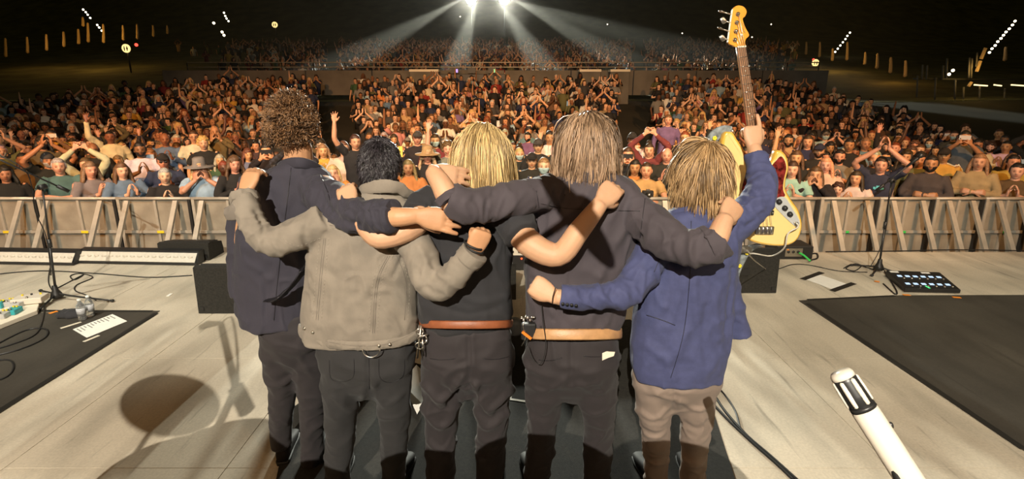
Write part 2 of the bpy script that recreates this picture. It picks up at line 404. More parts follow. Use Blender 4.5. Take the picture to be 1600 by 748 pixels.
def hair_strands(name, c, R, s, nst, length, matn, parent, cap_top, style, rnd, thick=.0016, seg=7, skip=None, clump=.5, curl=0, cfreq=9, grav=.55, out=.25, jit=.004, tint=(.45, 1.5), start=None, lift=1.0):
    """separate tapering locks rooted on the scalp, each followed down under gravity and kept outside the skull"""
    rs = np.random.RandomState(rnd); rad = np.array([.080, .100, .121])*s*lift
    D = []
    while len(D) < nst:
        d = rs.normal(size=(nst*3, 3)); d /= np.linalg.norm(d, axis=1)[:, None]
        ok = cap_top(d); D += list(d[ok])
    D = np.array(D[:nst]); nc = max(8, int(nst*.06)); cid = np.array([np.argmin(((D[:nc]-d)**2).sum(1)) for d in D])
    cp = D[cid]
    p = D*rad*.97; whorl = np.array(start if start is not None else (0, -.45, .89)); 
    tang = D-whorl; tang -= D*(tang*D).sum(1)[:, None]; tang /= np.linalg.norm(tang, axis=1)[:, None]+1e-6
    Lc = 1+.25*noise(cp*7+rnd); Ln = length*Lc*(1-.25*rs.rand(nst)); down = R.T@np.array([0, 0, -1.])
    vel = D*out+tang*(1-out)+rs.normal(size=D.shape)*(.12 if style in ('curly', 'short') else .05); vel /= np.linalg.norm(vel, axis=1)[:, None]
    nz = lambda q, k: np.stack([noise(q*6+k), noise(q*6+k+13), noise(q*6+k+29)], 1)
    pts = [p.copy()]
    for j in range(seg):
        ds = (Ln/seg)[:, None]
        vel = vel+down*grav*(.4+1.2*j/seg)+nz(cp*2+j*.22, rnd)*clump*.45+rs.normal(size=D.shape)*jit*10
        if curl: vel = vel+curl*np.stack([np.sin(cfreq*j/seg*PI+cid*1.7), np.cos(cfreq*j/seg*PI+cid*2.3), np.sin(cfreq*j/seg*PI*.8+cid*.7)], 1)
        vel /= np.linalg.norm(vel, axis=1)[:, None]
        p = p+vel*ds
        e = np.linalg.norm(p/(rad*(1.0+.07*rs.rand(nst)[:, None]+.03*(j > 2))), axis=1); ins = e < 1
        p[ins] = p[ins]/e[ins][:, None]
        if j > 0: p = p+((pts[-1][cid % nst]*0))   # keep clumps loose
        pts.append(p.copy())
    PT = np.stack(pts, 1)@R.T+np.asarray(c)
    # triangular locks
    m = seg+1; V = np.zeros((nst, m, 3, 3)); T = np.gradient(PT, axis=1); T /= np.linalg.norm(T, axis=2)[..., None]+1e-9
    a = np.cross(T, rs.normal(size=(nst, 1, 3))); a /= np.linalg.norm(a, axis=2)[..., None]+1e-9; b = np.cross(T, a)
    prof = thick*np.array([1.0]*(m-3)+[.85, .6, .12])*(.6+.8*rs.rand(nst))[:, None]
    for k in range(3):
        V[:, :, k] = PT+prof[..., None]*(a*math.cos(2*PI*k/3)+b*math.sin(2*PI*k/3)*.6)
    base = (np.arange(nst)*m*3)[:, None, None]; i = np.arange(m-1)[None, :, None]*3; k = np.arange(3)[None, None, :]; k2 = (k+1) % 3
    Fq = np.stack([base+i+k, base+i+k2, base+i+3+k2, base+i+3+k], -1).reshape(-1, 4)
    Vf = V.reshape(-1, 3)
    me = bpy.data.meshes.new(name); me.vertices.add(len(Vf)); me.vertices.foreach_set('co', Vf.astype(np.float32).ravel())
    me.loops.add(len(Fq)*4); me.loops.foreach_set('vertex_index', Fq.astype(np.int32).ravel())
    me.polygons.add(len(Fq)); me.polygons.foreach_set('loop_start', np.arange(0, len(Fq)*4, 4, dtype=np.int32)); me.update(calc_edges=True)
    me.polygons.foreach_set('use_smooth', [True]*len(me.polygons))
    tt = tint[0]+(tint[1]-tint[0])*np.clip(.5+.9*noise(cp*11+rnd+3)+.35*rs.normal(size=nst), 0, 1)
    vcol(me, np.repeat(np.stack([tt, tt**1.05, tt**1.12], 1), m*3, axis=0))
    return me
def join_meshes(a, b):
    bm = bmesh.new(); bm.from_mesh(a); bm.from_mesh(b); bm.to_mesh(a); bm.free(); return a
def hair_cap(c, R, s, cut, grow=.006):
    v, f = head_pts(28, 20); v = v*s; L = np.linalg.norm(v, axis=1); dirs = v/L[:, None]
    v = v*(1+grow/L)[:, None]; keep = cut(dirs)
    me = mesh_from([np.asarray(c)+R@p for p in v], [q for q in f if all(keep[i] for i in q)], 'cap'); vcol(me, (.55, .5, .45)); return me
def shoe(name, g, heel, toe, mt, parent, sole='black_rubber'):
    h = np.asarray(heel, float); t = np.asarray(toe, float); d = unit(t-h); L = np.linalg.norm(t-h); s = np.array([-d[1], d[0], 0]); z = np.array([0, 0, 1.])
    gg = Geo(); gg.loft([(h+d*L*a+z*zz, s*wd, z*ht, 2.6) for a, wd, zz, ht in ((0, .028, .045, .035), (.08, .036, .052, .045), (.28, .038, .052, .045), (.5, .040, .044, .036), (.75, .046, .036, .026), (.93, .040, .030, .018), (1, .022, .026, .010))], 14, .2)
    gg.tube([h+d*.055+z*.07, h+d*.06+z*.125], [.040, .042], 12, 1, cap=.1)
    o = obj('shoe', gg, mt, parent)
    gs = Geo(); gs.loft([(h+d*L*a+z*.010, s*wd, z*.012, 4) for a, wd in ((-.01, .028), (.08, .040), (.3, .040), (.5, .042), (.75, .050), (.93, .044), (1.02, .022))], 14, .1)
    obj('sole', gs, M[sole], o); return o
# ================================================================= stage
EDGE = 6.33
def floor_material(name, base, dark, scuff=.5, panel=True):
    m = bpy.data.materials.new(name); m.use_nodes = True; N, L = nodes(m); b = N['Principled BSDF']; b.inputs['Roughness'].default_value = .62
    b.inputs['Specular IOR Level'].default_value = .35
    tc = N.new('ShaderNodeTexCoord'); ge = N.new('ShaderNodeNewGeometry')
    def nz(scale, detail=6, rot=None, sc=None):
        n = N.new('ShaderNodeTexNoise'); n.inputs['Scale'].default_value = scale; n.inputs['Detail'].default_value = detail
        mp = N.new('ShaderNodeMapping'); L.new(ge.outputs['Position'], mp.inputs['Vector'])
        if sc: mp.inputs['Scale'].default_value = sc
        if rot: mp.inputs['Rotation'].default_value = (0, 0, rot)
        L.new(mp.outputs['Vector'], n.inputs['Vector']); return n.outputs['Fac']
    def ramp(s, a, c0, bb, c1):
        r = N.new('ShaderNodeValToRGB'); r.color_ramp.elements[0].position = a; r.color_ramp.elements[1].position = bb
        r.color_ramp.elements[0].color = (*c0, 1); r.color_ramp.elements[1].color = (*c1, 1); L.new(s, r.inputs['Fac']); return r.outputs['Color']
    def mul(a, c):
        x = N.new('ShaderNodeMix'); x.data_type = 'RGBA'; x.blend_type = 'MULTIPLY'; x.inputs['Factor'].default_value = 1
        L.new(a, x.inputs['A']); L.new(c, x.inputs['B']); return x.outputs['Result']
    c = ramp(nz(.9, 8), .35, dark, .65, base)
    c = mul(c, ramp(nz(4, 10, .6, (1, .25, 1)), .3, (1-scuff*.5,)*3, .55, (1,)*3))
    c = mul(c, ramp(nz(16, 6, -.9, (1, .10, 1)), .28, (1-scuff*.6,)*3, .38, (1,)*3))
    c = mul(c, ramp(nz(70, 3), .2, (.85,)*3, .7, (1.05,)*3))
    L.new(c, b.inputs['Base Color'])
    bp = N.new('ShaderNodeBump'); bp.inputs['Strength'].default_value = .15; bp.inputs['Distance'].default_value = .003; L.new(nz(150, 3), bp.inputs['Height']); L.new(bp.outputs['Normal'], b.inputs['Normal'])
    return m
M['deck'] = floor_material('stage_deck', (.72, .64, .51), (.54, .465, .36), .55)
M['deck_side'] = mat('deck_side', (.10, .09, .07), .8)
M['mat_black'] = floor_material('mat_black', (.080, .070, .056), (.050, .044, .036), .5)
M['mat_edge'] = mat('mat_edge', (.018, .016, .013), .6)
M['steel'] = mat('galvanised_steel', (.44, .41, .35), .45, .25, nscale=7, namt=.15, bump=.15, bscale=60)
M['steel_sheet'] = mat('steel_sheet', (.34, .31, .25), .5, .25, nscale=4, namt=.22, bump=.2, bscale=30)
M['yellow_tape'] = mat('yellow_tape', (.80, .62, .03), .5); M['green_tape'] = mat('green_tape', (.05, .55, .10), .5)
M['orange_tape'] = mat('orange_tape', (.95, .30, .03), .5)
M['led_diffuser'] = mat('led_diffuser', (.62, .58, .50), .4, nscale=30, namt=.06)
M['black_plastic'] = mat('black_plastic', (.016, .015, .014), .5, bump=.2, bscale=90)
M['black_carpet'] = mat('black_carpet', (.020, .018, .014), .95, nscale=60, namt=.35, bump=.5, bscale=300)
M['paper'] = mat('paper', (.92, .89, .82), .7, nscale=20, namt=.04)
M['ink'] = mat('ink', (.12, .11, .10), .8)
M['concrete'] = mat('concrete', (.15, .135, .115), .9, nscale=1.2, namt=.2)
M['ground'] = mat('dark_ground', (.035, .032, .022), .95, nscale=.4, namt=.4)
M['grass'] = mat('dark_grass', (.09, .085, .035), .95, nscale=.6, namt=.5)
# deck panels: 1.22 x 2.44 m boards with recessed joints
dk = Geo(); dk.box((0, 0, -.34), (16, EDGE-.02, .30)); fl = tag(flatobj('floor', dk, M['deck_side'], None, (0, 0, 0)), kind='structure')
pan = {}
nx0 = -7
for i in range(nx0, 8):
    for j in range(-1, 7):
        x0, x1 = i*1.22-.35, (i+1)*1.22-.35; y0 = -1.2+j*1.2+(.0 if i % 2 else -.0); y1 = min(y0+1.2, EDGE)
        if y1-y0 < .05: continue
        key = round(y1-y0, 3)
        if key not in pan:
            g = Geo(); g.box((0, 0, -.02), (.61-.0022, (y1-y0)/2-.0022, .0198)); me = mesh_from(g.v, g.f, 'deck_panel', False); me.materials.append(M['deck']); pan[key] = me
        o = bpy.data.objects.new('deck_panel', pan[key]); COL.objects.link(o); o.parent = fl; o.location = ((x0+x1)/2, (y0+y1)/2, .0002*((i*7+j*3) % 3)-.0004)
def ground_poly(name, pts, z, th, mt, label, cat, kind=None, parent=None):
    g = Geo(); g.prism([(p[0], p[1], z+th) for p in pts], (0, 0, -th)); o = flatobj(name, g, mt, parent, None if parent else (*np.mean([p[:2] for p in pts], 0), z)); 
    return tag(o, label, cat) if label else o
def gp_(px, py): return G(px, py)
lm = ground_poly('stage_mat', [(-7.4, 4.33), G(250, 486), G(-150, 742), (-7.4, 1.6)], .001, .005, M['mat_black'], 'black floor mat under the pedals at the left', 'mat')
rm = ground_poly('stage_mat', [G(1248, 470), G(1398, 462), (6.9, 4.88), (6.9, 1.2), G(1665, 748)], .001, .005, M['mat_black'], 'large black floor mat at the right of the stage', 'mat')
def strip(name, a, b, w, mt, parent=None, z=.007, th=.0015, label=None, cat=None):
    a = np.array(G(*a)); b = np.array(G(*b)); g = Geo(); a[2] = b[2] = z; g.beam(a, b, w, th, up=(0, 0, 1)); 
    # beam: width lies across, thickness is vertical
    d = unit(b-a); s = np.array([-d[1], d[0], 0]); g = Geo(); g.prism([a+s*w/2, b+s*w/2, b-s*w/2, a-s*w/2], (0, 0, th)); o = flatobj(name, g, mt, parent, None if parent else (a+b)/2)
    if label: tag(o, label, cat)
    return o
strip('edge_tape', (244, 490), (-60, 680), .045, M['mat_edge'], lm); strip('edge_tape', (1262, 475), (1600, 703), .045, M['mat_edge'], rm)
strip('edge_tape', (0, 486), (238, 487), .035, M['mat_edge'], lm); strip('edge_tape', (1262, 469), (1398, 463), .03, M['mat_edge'], rm)
cr_ = ground_poly('rug_with_shadow', [G(655, 500), G(985, 500), G(1104, 610), G(1148, 748), (.95, .9), (-1.0, .9), G(432, 748), G(455, 640), G(560, 560)], .001, .006, M['black_carpet'], 'dark carpet runner merged with the shadow under the feet of the five people', 'rug')  # outline takes in carpet and the five people's cast shadow as one dark sheet
# ---- crowd barrier
joints = [-190, -67, 57, 181, 298, 410, 520, 630, 740, 850, 955, 1060, 1170, 1282, 1375, 1462, 1540, 1615, 1690]
BY, BT = 6.9, P(800, 307.5, 6.9)[2]; BB = -.62
behind = {4: 'behind the tousled-haired person', 5: 'behind the shoulders of the short-haired person in denim', 6: 'between the black-haired and the blond head', 7: 'behind the blond person in black', 8: 'between the blond and the tallest person', 9: 'behind the tallest person', 10: 'in the gap right of the tallest person', 11: 'behind the head of the person in blue', 12: 'just behind the bass'}
lab = {0: 'cut by the left photo edge, farthest left', 1: 'leftmost, where the person in a teal T-shirt leans', 2: 'behind the left microphone stand', 3: 'under the person in the wide grey hat', 13: 'first one right of the bass body', 14: 'behind the right microphone stand', 15: 'under the person in a dark sweater', 16: 'under the person with folded arms', 17: 'in the dark at the right photo edge', 18: 'farthest right, in the dark'}
lab.update(behind)
for i in range(len(joints)-1):
    xa, xb = P(joints[i], 308, BY)[0]+.006, P(joints[i+1], 308, BY)[0]-.006; W = xb-xa; xm = (xa+xb)/2
    e = empty('crowd_barrier', (xm, BY, BB), 'steel crowd barrier unit '+lab[i], 'barrier', 'steel barrier units along the stage')
    H = BT-BB
    def part(name, g, mt, par=e): return flatobj(name, g, mt, par, bevel=0)
    g = Geo(); g.box((xm, BY+.03, (BB+BT)/2-.02), (W/2-.01, .002, H/2-.03)); part('sheet_panel', g, M['steel_sheet'])
    g = Geo(); g.tube([(xa, BY, BT-.022), (xb, BY, BT-.022)], .022, 10, 1, cap=.1); obj('top_rail', g, M['steel'], e)
    g = Geo(); g.box((xm, BY, (BB+BT)/2+.12), (W/2-.02, .012, .020)); mr = part('mid_rail', g, M['steel'])
    g = Geo(); g.box((xm, BY, BB+.05), (W/2-.01, .02, .03)); part('bottom_rail', g, M['steel'])
    g = Geo(); g.box((xm, BY-.32, BB+.012), (W/2-.01, .36, .010)); part('foot_plate', g, M['steel'])
    for x in (xa+.022, xb-.022): g = Geo(); g.box((x, BY, (BB+BT)/2-.02), (.020, .020, H/2-.01)); part('post', g, M['dark_metal'] if x > xm else M['steel'])
    g = Geo(); g.box((xm, BY+.012, (BB+BT)/2-.02), (.016, .012, H/2-.02)); part('post', g, M['steel'])
    for x in (xa+.16, xb-.19):
        g = Geo(); g.beam((x, BY-.03, BT-.05), (x, BY-.70, BB+.02), .062, .035, up=(0, 1, 0)); part('brace', g, M['steel'])
    lx = xm+.03; g = Geo(); g.box((lx, BY-.015, (BB+BT)/2+.12), (.048, .002, .017) if i < 5 else (.022, .002, .016)); part('sticker', g, M['yellow_tape'] if i < 5 else M['green_tape'], mr)
# ---- light batten along the left edge
for (xa, xb, ya, yb, lb) in ((-60, 129, 391, 392, 'long low light batten lying at the left stage edge, outer one'), (134, 318, 392, 396, 'long low light batten lying beside the black wedge, inner one')):
    a = P(xa, ya, 6.02); b = P(xb, yb, 5.94); e = empty('light_batten', ((a[0]+b[0])/2, 5.98, 0), lb, 'light batten', 'two white-faced light battens')
    n = unit(np.array([b[0]-a[0], b[1]-a[1], 0])); s = np.array([n[1], -n[0], 0])
    za = .165
    def bar(name, s0, z0, s1, z1, mt, inset=0):
        A = np.array([a[0], a[1], 0])+n*inset; B = np.array([b[0], b[1], 0])-n*inset
        g = Geo(); q = [A+s*s0[0]+(0, 0, z0[0]), A+s*s0[1]+(0, 0, z0[1]), A+s*s1[1]+(0, 0, z1[1]), A+s*s1[0]+(0, 0, z1[0])]
        g.prism(q, B-A); return flatobj(name, g, mt, e)
    bar('housing', (0, .0), (.004, .165), (.14, .075), (.004, .155), M['dark_metal'])
    bar('diffuser', (.078, .080), (.135, .140), (.150, .152), (.035, .040), M['led_diffuser'], .02)
    bar('lower_lip', (.141, .141), (.004, .034), (.158, .158), (.004, .030), M['dark_metal'])
    g = Geo(); L_ = np.linalg.norm((b-a)[:2]); 
    for k in range(int(L_/.09)): 
        c = np.array([a[0], a[1], 0])+n*(.06+k*.09)+s*.121+np.array([0, 0, .093]); g.ball(c, (.030, .006, .020), 8, 4)
    tag(obj('lens_row', g, M['led_diffuser'], e), kind='stuff')
# ---- floor monitor wedges
def wedge(x0, x1, yf, yb, h, label, top=.5, grille=True, rise=0):
    """a monitor lying with its baffle up and forward; yf is the near side"""
    e = empty('monitor_wedge', ((x0+x1)/2, (yf+yb)/2, 0), label, 'monitor speaker', 'black monitor wedges'); d = yb-yf
    g = Geo(); pr = [(yf, .004), (yf+.03*d, h*.97), (yf+top*.25*d, h), (yb-.02, h*top), (yb, h*.35), (yb, .004)]
    g.prism([(x0, y, z) for y, z in pr], (x1-x0, 0, 0)); flatobj('cabinet', g, M['black_carpet'], e)
    n = unit(np.array([0, h*(1-top), yb-.02-(yf+top*.25*d)])) ; n = unit(np.array([0, (h-h*top), (yb-.02)-(yf+top*.25*d)]))
    a = np.array([x0+.03, yf+top*.25*d+.03, h-.010]); bq = np.array([x1-.03, yb-.05, h*top+.010])
    g = Geo(); g.prism([(x0+.03, a[1], a[2]), (x1-.03, a[1], a[2]), (x1-.03, bq[1], bq[2]), (x0+.03, bq[1], bq[2])], n*.008+np.array([0, 0, .004])); gr = flatobj('grille', g, M['black_plastic'], e)
    g = Geo()
    for i in range(9):
        for j in range(5):
            u = (i+.5)/9; v = (j+.5)/5; c = np.array([x0+.03+(x1-x0-.06)*u, a[1]*(1-v)+bq[1]*v, a[2]*(1-v)+bq[2]*v])+n*.011+np.array([0, 0, .004]); g.cyl(c, c+n*.001, .007, 6)
    tag(flatobj('grille_hole', g, M['dark_metal'], gr), kind='stuff')
    for x in (x0+.04, x1-.04): g = Geo(); g.box((x, yf-.002, .05), (.016, .004, .016)); flatobj('corner_cap', g, M['black_plastic'], e)
    g = Geo(); g.box(((x0+x1)/2, yf-.002, h*.5), (.075, .004, .035)); flatobj('handle_recess', g, M['black_plastic'], e)
    return e
wB = wedge(P(309, 480, 4.42)[0], P(309, 480, 4.42)[0]+.78, 4.42, 4.98, .46, 'black monitor wedge on the stage left of the tousled-haired person', .45)
wedge(P(246, 383, 6.0)[0], P(246, 383, 6.0)[0]+.62, 5.99, 6.31, .22, 'small black monitor wedge perched at the end of the light batten', .75)
wedge(P(1213, 455, 4.92)[0]-.75, P(1213, 455, 4.92)[0], 4.92, 5.45, .46, 'black monitor wedge behind the blue blazer, beside the bass strap', .5)
wedge(-.62, .04, 4.75, 5.2, .36, 'black monitor wedge in the gap left of the tallest person', .5)
wedge(P(1003, 480, 4.5)[0]-.60, P(1003, 480, 4.5)[0]+.15, 4.7, 5.15, .38, 'black monitor wedge in the gap right of the tallest person', .5)
# ---- head amplifier with a pale control strip, seen between two people
e = empty('amplifier_head', (.05, 5.7, 0), 'black amplifier head with a pale control strip, between two backs', 'amplifier')
g = Geo(); g.box((.05, 5.75, .165), (.33, .14, .16)); flatobj('cabinet', g, M['black_plastic'], e, bevel=.008)
g = Geo(); g.box((.05, 5.605, .235), (.30, .004, .045)); pn = flatobj('control_panel', g, M['cream'], e)
for k in range(8): g = Geo(); g.cyl((-.2+k*.07, 5.60, .235), (-.2+k*.07, 5.58, .235), .012, 10); obj('knob', g, M['black_plastic'], pn)
g = Geo(); g.ball((.11, 5.60, .15), .010); obj('pilot_lamp', g, mat('red_lamp', (.6, .02, .01), .5, emit=(1, .08, .02), estr=4), e)
g = Geo(); g.lathe([(.0, 0), (.055, 0), (.06, .02), (.058, .10), (.05, .13), (.0, .135)], (P(804, 500, 4.0)[0], 4.0, .008), 16)
tag(obj('cup', g, mat('grey_plastic', (.16, .17, .18), .5), None, (P(804, 500, 4.0)[0], 4.0, .008)), 'small grey cup standing in the gap left of the tallest person', 'cup')
# ---- small powered speaker with socket plate, green plug
x0 = P(1212, 400, 6.05)[0]; e = empty('floor_amplifier', (x0+.2, 6.15, 0), 'low black powered speaker with socket panel below the bass', 'amplifier')
g = Geo(); g.box((x0+.215, 6.17, .085), (.225, .15, .082)); flatobj('cabinet', g, M['black_plastic'], e, bevel=.008)
g = Geo(); g.box((x0+.20, 6.018, .092), (.105, .004, .052)); pl = flatobj('socket_plate', g, M['metal'], e)
for k in range(3): g = Geo(); g.cyl((x0+.13+k*.06, 6.016, .10), (x0+.13+k*.06, 6.008, .10), .018, 10); obj('socket', g, M['black_plastic'], pl)
g = Geo(); g.box((x0+.12, 6.012, .128), (.012, .004, .006)); flatobj('orange_mark', g, M['orange_tape'], pl)
g = Geo(); g.tube([(x0+.26, 6.0, .09), (x0+.29, 5.95, .075), (x0+.33, 5.88, .03)], .012, 8, 3); obj('plug', g, M['green_tape'], e)
def cable(pts, r=.0045, label='black cable', mt='black_rubber', name='cable', z=.006, cat='cable'):
    Q = []
    for p in pts: Q.append(np.array(p, float) if len(p) == 3 else np.array([*G(*p)[:2], z]))
    g = Geo(); g.tube(Q, r, 6, 6); o = obj(name, g, M[mt], None, Q[len(Q)//2]); return tag(o, label, cat)
def CP(px, py, z=.008): a = G(px, py); return (a[0], a[1], z)
cable([(x0+.33, 5.88, .03), CP(1268, 407), CP(1277, 404), CP(1276, 397), CP(1264, 398)], .010, 'short thick black cable looping beside the powered speaker')
cable([CP(1163, 415), CP(1190, 421), CP(1215, 421), CP(1238, 414), CP(1265, 415), CP(1310, 424), CP(1355, 426)], .005, 'thin cable on the floor from bass towards the right stand')
cable([CP(1108, 604), CP(1130, 640), CP(1165, 680), CP(1205, 715), CP(1246, 752)], .0085, 'black cable crossing the floor right of the taupe trousers, upper one')
cable([CP(1098, 615), CP(1135, 655), CP(1172, 690), CP(1215, 728), CP(1240, 752)], .0085, 'black cable crossing the floor right of the taupe trousers, lower one')
cable([CP(1113, 598), CP(1132, 618), CP(1148, 642), CP(1156, 668), CP(1160, 676)], .006, 'thin curved cable joining two thicker ones by the taupe trousers')
cable([CP(-30, 432), CP(60, 424), CP(150, 428), CP(230, 434), CP(300, 431)], .006, 'black cable running along the front of the light battens')
cable([CP(88, 452), CP(130, 430), CP(117, 438), CP(110, 432), CP(125, 428), CP(145, 434), CP(120, 446), CP(118, 455), CP(135, 462), CP(150, 470)], .0055, 'thin cable curling on the floor around the left stand')
cable([CP(78, 420), CP(76, 442), CP(84, 458)], .005, 'thin cable looped at the foot of the left stand')
cable([CP(-20, 548, .012), CP(40, 518, .012), CP(72, 516, .012), CP(70, 530, .012), CP(30, 548, .012), CP(-20, 560, .012)], .007, 'grey cable looping over the left mat', 'dark_metal')
cable([CP(70, 478, .012), CP(66, 505, .012), CP(50, 528, .012), CP(-20, 552, .012)], .006, 'cable from the left stand down over the black mat', 'dark_metal')
cable([CP(-20, 568, .012), CP(12, 564, .012), CP(22, 574, .012), CP(12, 590, .012), CP(-20, 602, .012)], .006, 'cable loop at the lower left on the black mat')
cable([CP(1318, 420), CP(1330, 414), CP(1345, 416), CP(1335, 424), CP(1322, 420), CP(1336, 413), CP(1352, 418), CP(1365, 422)], .006, 'small coil of black cable at the foot of the right stand')
cable([CP(1382, 424), CP(1392, 440), CP(1401, 456), CP(1398, 460), CP(1380, 444)], .007, 'black cable dropping from the right stand to the foot controller')
cable([CP(0, 388, .17), CP(1290, 394), CP(1400, 393), CP(1500, 391), CP(1620, 393)][1:], .008, 'black cable lying along the right stage edge')
# ---- microphone stands
def mic_stand(base, top, boom_a, boom_b, label, legs_, mic=True):
    base = np.array(base, float); e = empty('microphone_stand', base, label, 'microphone stand')
    g = Geo(); g.cyl(base+(0, 0, .07), (base+top)/2+(0, 0, .05), .011, 10); obj('lower_pole', g, M['dark_metal'], e)
    g = Geo(); g.cyl((base+top)/2, top, .008, 10); g.cyl((base+top)/2-(0, 0, .02), (base+top)/2+(0, 0, .06), .017, 10); obj('upper_pole', g, M['dark_metal'], e)
    g = Geo(); g.lathe([(.0, 0), (.055, 0), (.045, .035), (.026, .075), (.020, .12), (.0, .125)], base+(0, 0, .03), 12); obj('hub', g, M['black_plastic'], e)
    for l in legs_:
        l = np.array(l, float); g = Geo(); g.tube([base+(0, 0, .075), base+(l-base)*.25+(0, 0, .05), l+(0, 0, .016)], .009, 8, 3); lg = obj('leg', g, M['black_plastic'], e)
        g = Geo(); g.ball(l+(0, 0, .017), (.018, .018, .014)); obj('rubber_foot', g, M['black_rubber'], lg)
    g = Geo(); g.cyl(boom_a, boom_b, .0075, 10); obj('boom', g, M['dark_metal'], e)
    d = unit(np.array(boom_b)-boom_a); g = Geo(); g.cyl(np.array(boom_b)-d*.10, boom_b, .017, 10); obj('counterweight', g, M['black_plastic'], e)
    g = Geo(); g.cyl(np.array(top)-(0, .03, 0), np.array(top)+(0, .03, 0), .026, 12); g.cyl(np.array(top)+(0, -.03, 0), np.array(top)+(0, -.07, 0), .008, 8); obj('clutch', g, M['black_plastic'], e)
    if mic:
        m0 = np.array(boom_a); g = Geo(); g.tube([m0+d*.03, m0-d*.10], [.011, .020], 10, 1); m_ = obj('microphone', g, M['black_plastic'], None, m0); tag(m_, 'microphone on the boom of the '+mic, 'microphone')
        g = Geo(); g.ball(m0-d*.13, .027, 12, 10); obj('grille', g, M['dark_metal'], m_)
    return e
bL = G(90, 468); tL = P(66, 292, 4.70)
mic_stand((bL[0], bL[1], 0), tL, P(-90, 208, 4.35), P(108, 299, 4.82), 'black boom microphone stand at the left of the stage', [G(176, 472), G(62, 486), G(64, 456)], 'left stand')
g = Geo(); g.tube([P(-60, 218, 4.4), P(30, 258, 4.5), P(50, 292, 4.6), P(55, 330, 4.66), P(72, 370, 4.72), P(80, 430, 4.74)], .0045, 6, 5); tag(obj('cable', g, M['black_rubber'], None, P(50, 292, 4.6)), 'cable hanging along the left microphone stand', 'cable')
bR = G(1372, 424); tR = P(1393, 282, 5.62)
mic_stand((bR[0], bR[1], 0), tR, P(1421, 257, 5.5), P(1369, 298, 5.68), 'black boom microphone stand at the right of the stage', [G(1400, 428), G(1330, 416), G(1362, 432)], 'right stand')
g = Geo(); g.tube([P(1395, 284, 5.6), P(1388, 320, 5.58), P(1384, 360, 5.6), P(1372, 395, 5.6), P(1360, 416, 5.58)], .0045, 6, 5); tag(obj('cable', g, M['black_rubber'], None, P(1388, 330, 5.6)), 'cable hanging along the right microphone stand', 'cable')
# ---- set lists
def paper(name, pts, label, lines=0, z=.009, tape=None):
    Q = [np.array([*G(*p)[:2], z]) for p in pts]; g = Geo(); g.prism([q+(0, 0, .0012) for q in Q], (0, 0, -.0012)); o = tag(flatobj(name, g, M['paper'], None, np.mean(Q, 0)), label, 'paper')
    if lines:
        g = Geo(); rs = random.Random(5)
        for k in range(lines):
            v = (k+1)/(lines+1); a = Q[0]*(1-v)+Q[3]*v; b = Q[1]*(1-v)+Q[2]*v; L = .15+.25*rs.random()
            s = 0.08
            while s < .08+L: 
                e_ = s+.03+.04*rs.random(); p0 = a*(1-s)+b*s; p1 = a*(1-e_)+b*e_; w_ = (Q[3]-Q[0])/(lines+1)*.32
                g.prism([p0+(0, 0, .0016), p1+(0, 0, .0016), p1+w_+(0, 0, .0016), p0+w_+(0, 0, .0016)], (0, 0, .0003)); s = e_+.012
        tag(flatobj('writing', g, M['ink'], o), kind='stuff')
    return o
paper('set_list', [(176, 492), (199, 503), (136, 529), (114, 516)], 'white printed set list sheet on the black mat at left', 11)
paper('set_list', [(1277, 428), (1323, 444), (1305, 454), (1259, 437)], 'white set list sheet taped to the floor left of the foot controller', 0, .004)
for a, b, lb in (((1254, 437), (1284, 426), 'strip of black tape at the left end of the taped set list'), ((1300, 455), (1334, 443), 'strip of black tape at the right end of the taped set list')): strip('tape_strip', a, b, .06, M['mat_edge'], None, .006, .0015, lb, 'tape')
for a, b, lb in (((95, 514), (127, 504), 'pale tape strip above the printed set list'), ((131, 535), (155, 525), 'pale tape strip below the printed set list')): strip('tape_strip', a, b, .03, M['cream'], None, .0075, .001, lb, 'tape')
for a, b, lb in (((1366, 440), (1374, 441), 'small orange tape mark left of the foot controller'), ((1411, 461.5), (1422, 462), 'small orange tape mark under the foot controller near corner'), ((1488, 465), (1501, 466), 'small orange tape mark at the right end of the foot controller'), ((77, 491), (90, 487), 'small orange tape mark on the left black mat')):
    strip('tape_mark', a, b, .035, M['orange_tape'], None, .0078, .0012, lb, 'tape')
g = Geo(); Q = [np.array([*G(*p)[:2], .010]) for p in ((636, 590), (651, 577), (661, 582), (661, 640), (652, 650), (630, 608))]; g.prism([q+(0, 0, .03 if k % 2 else .004) for k, q in enumerate(Q)], (0, 0, -.0015)); tag(flatobj('sheet', g, M['paper'], None, np.mean(Q, 0)), 'white sheet of handwriting on the floor between denim jacket and blond person', 'paper')
g = Geo(); Q = [np.array([*G(*p)[:2], .011]) for p in ((637, 548), (655, 545), (662, 572), (648, 568))]; g.prism([q for q in Q], (0, 0, -.002)); tag(flatobj('sheet', g, M['cream'], None, np.mean(Q, 0)), 'scrap of tan paper above the handwritten sheet', 'paper')
strip('white_mark', (797, 625), (824, 629), .02, M['cream'], None, .0085, .001, 'white tape corner on the carpet, horizontal leg', 'tape'); strip('white_mark', (799, 606), (797, 624), .018, M['cream'], None, .0085, .001, 'white tape corner on the carpet, upright leg', 'tape')
strip('litter', (262, 463), (268, 459), .03, M['paper'], None, .001, .004, 'tiny scrap of white litter on the bare floor at left', 'litter')
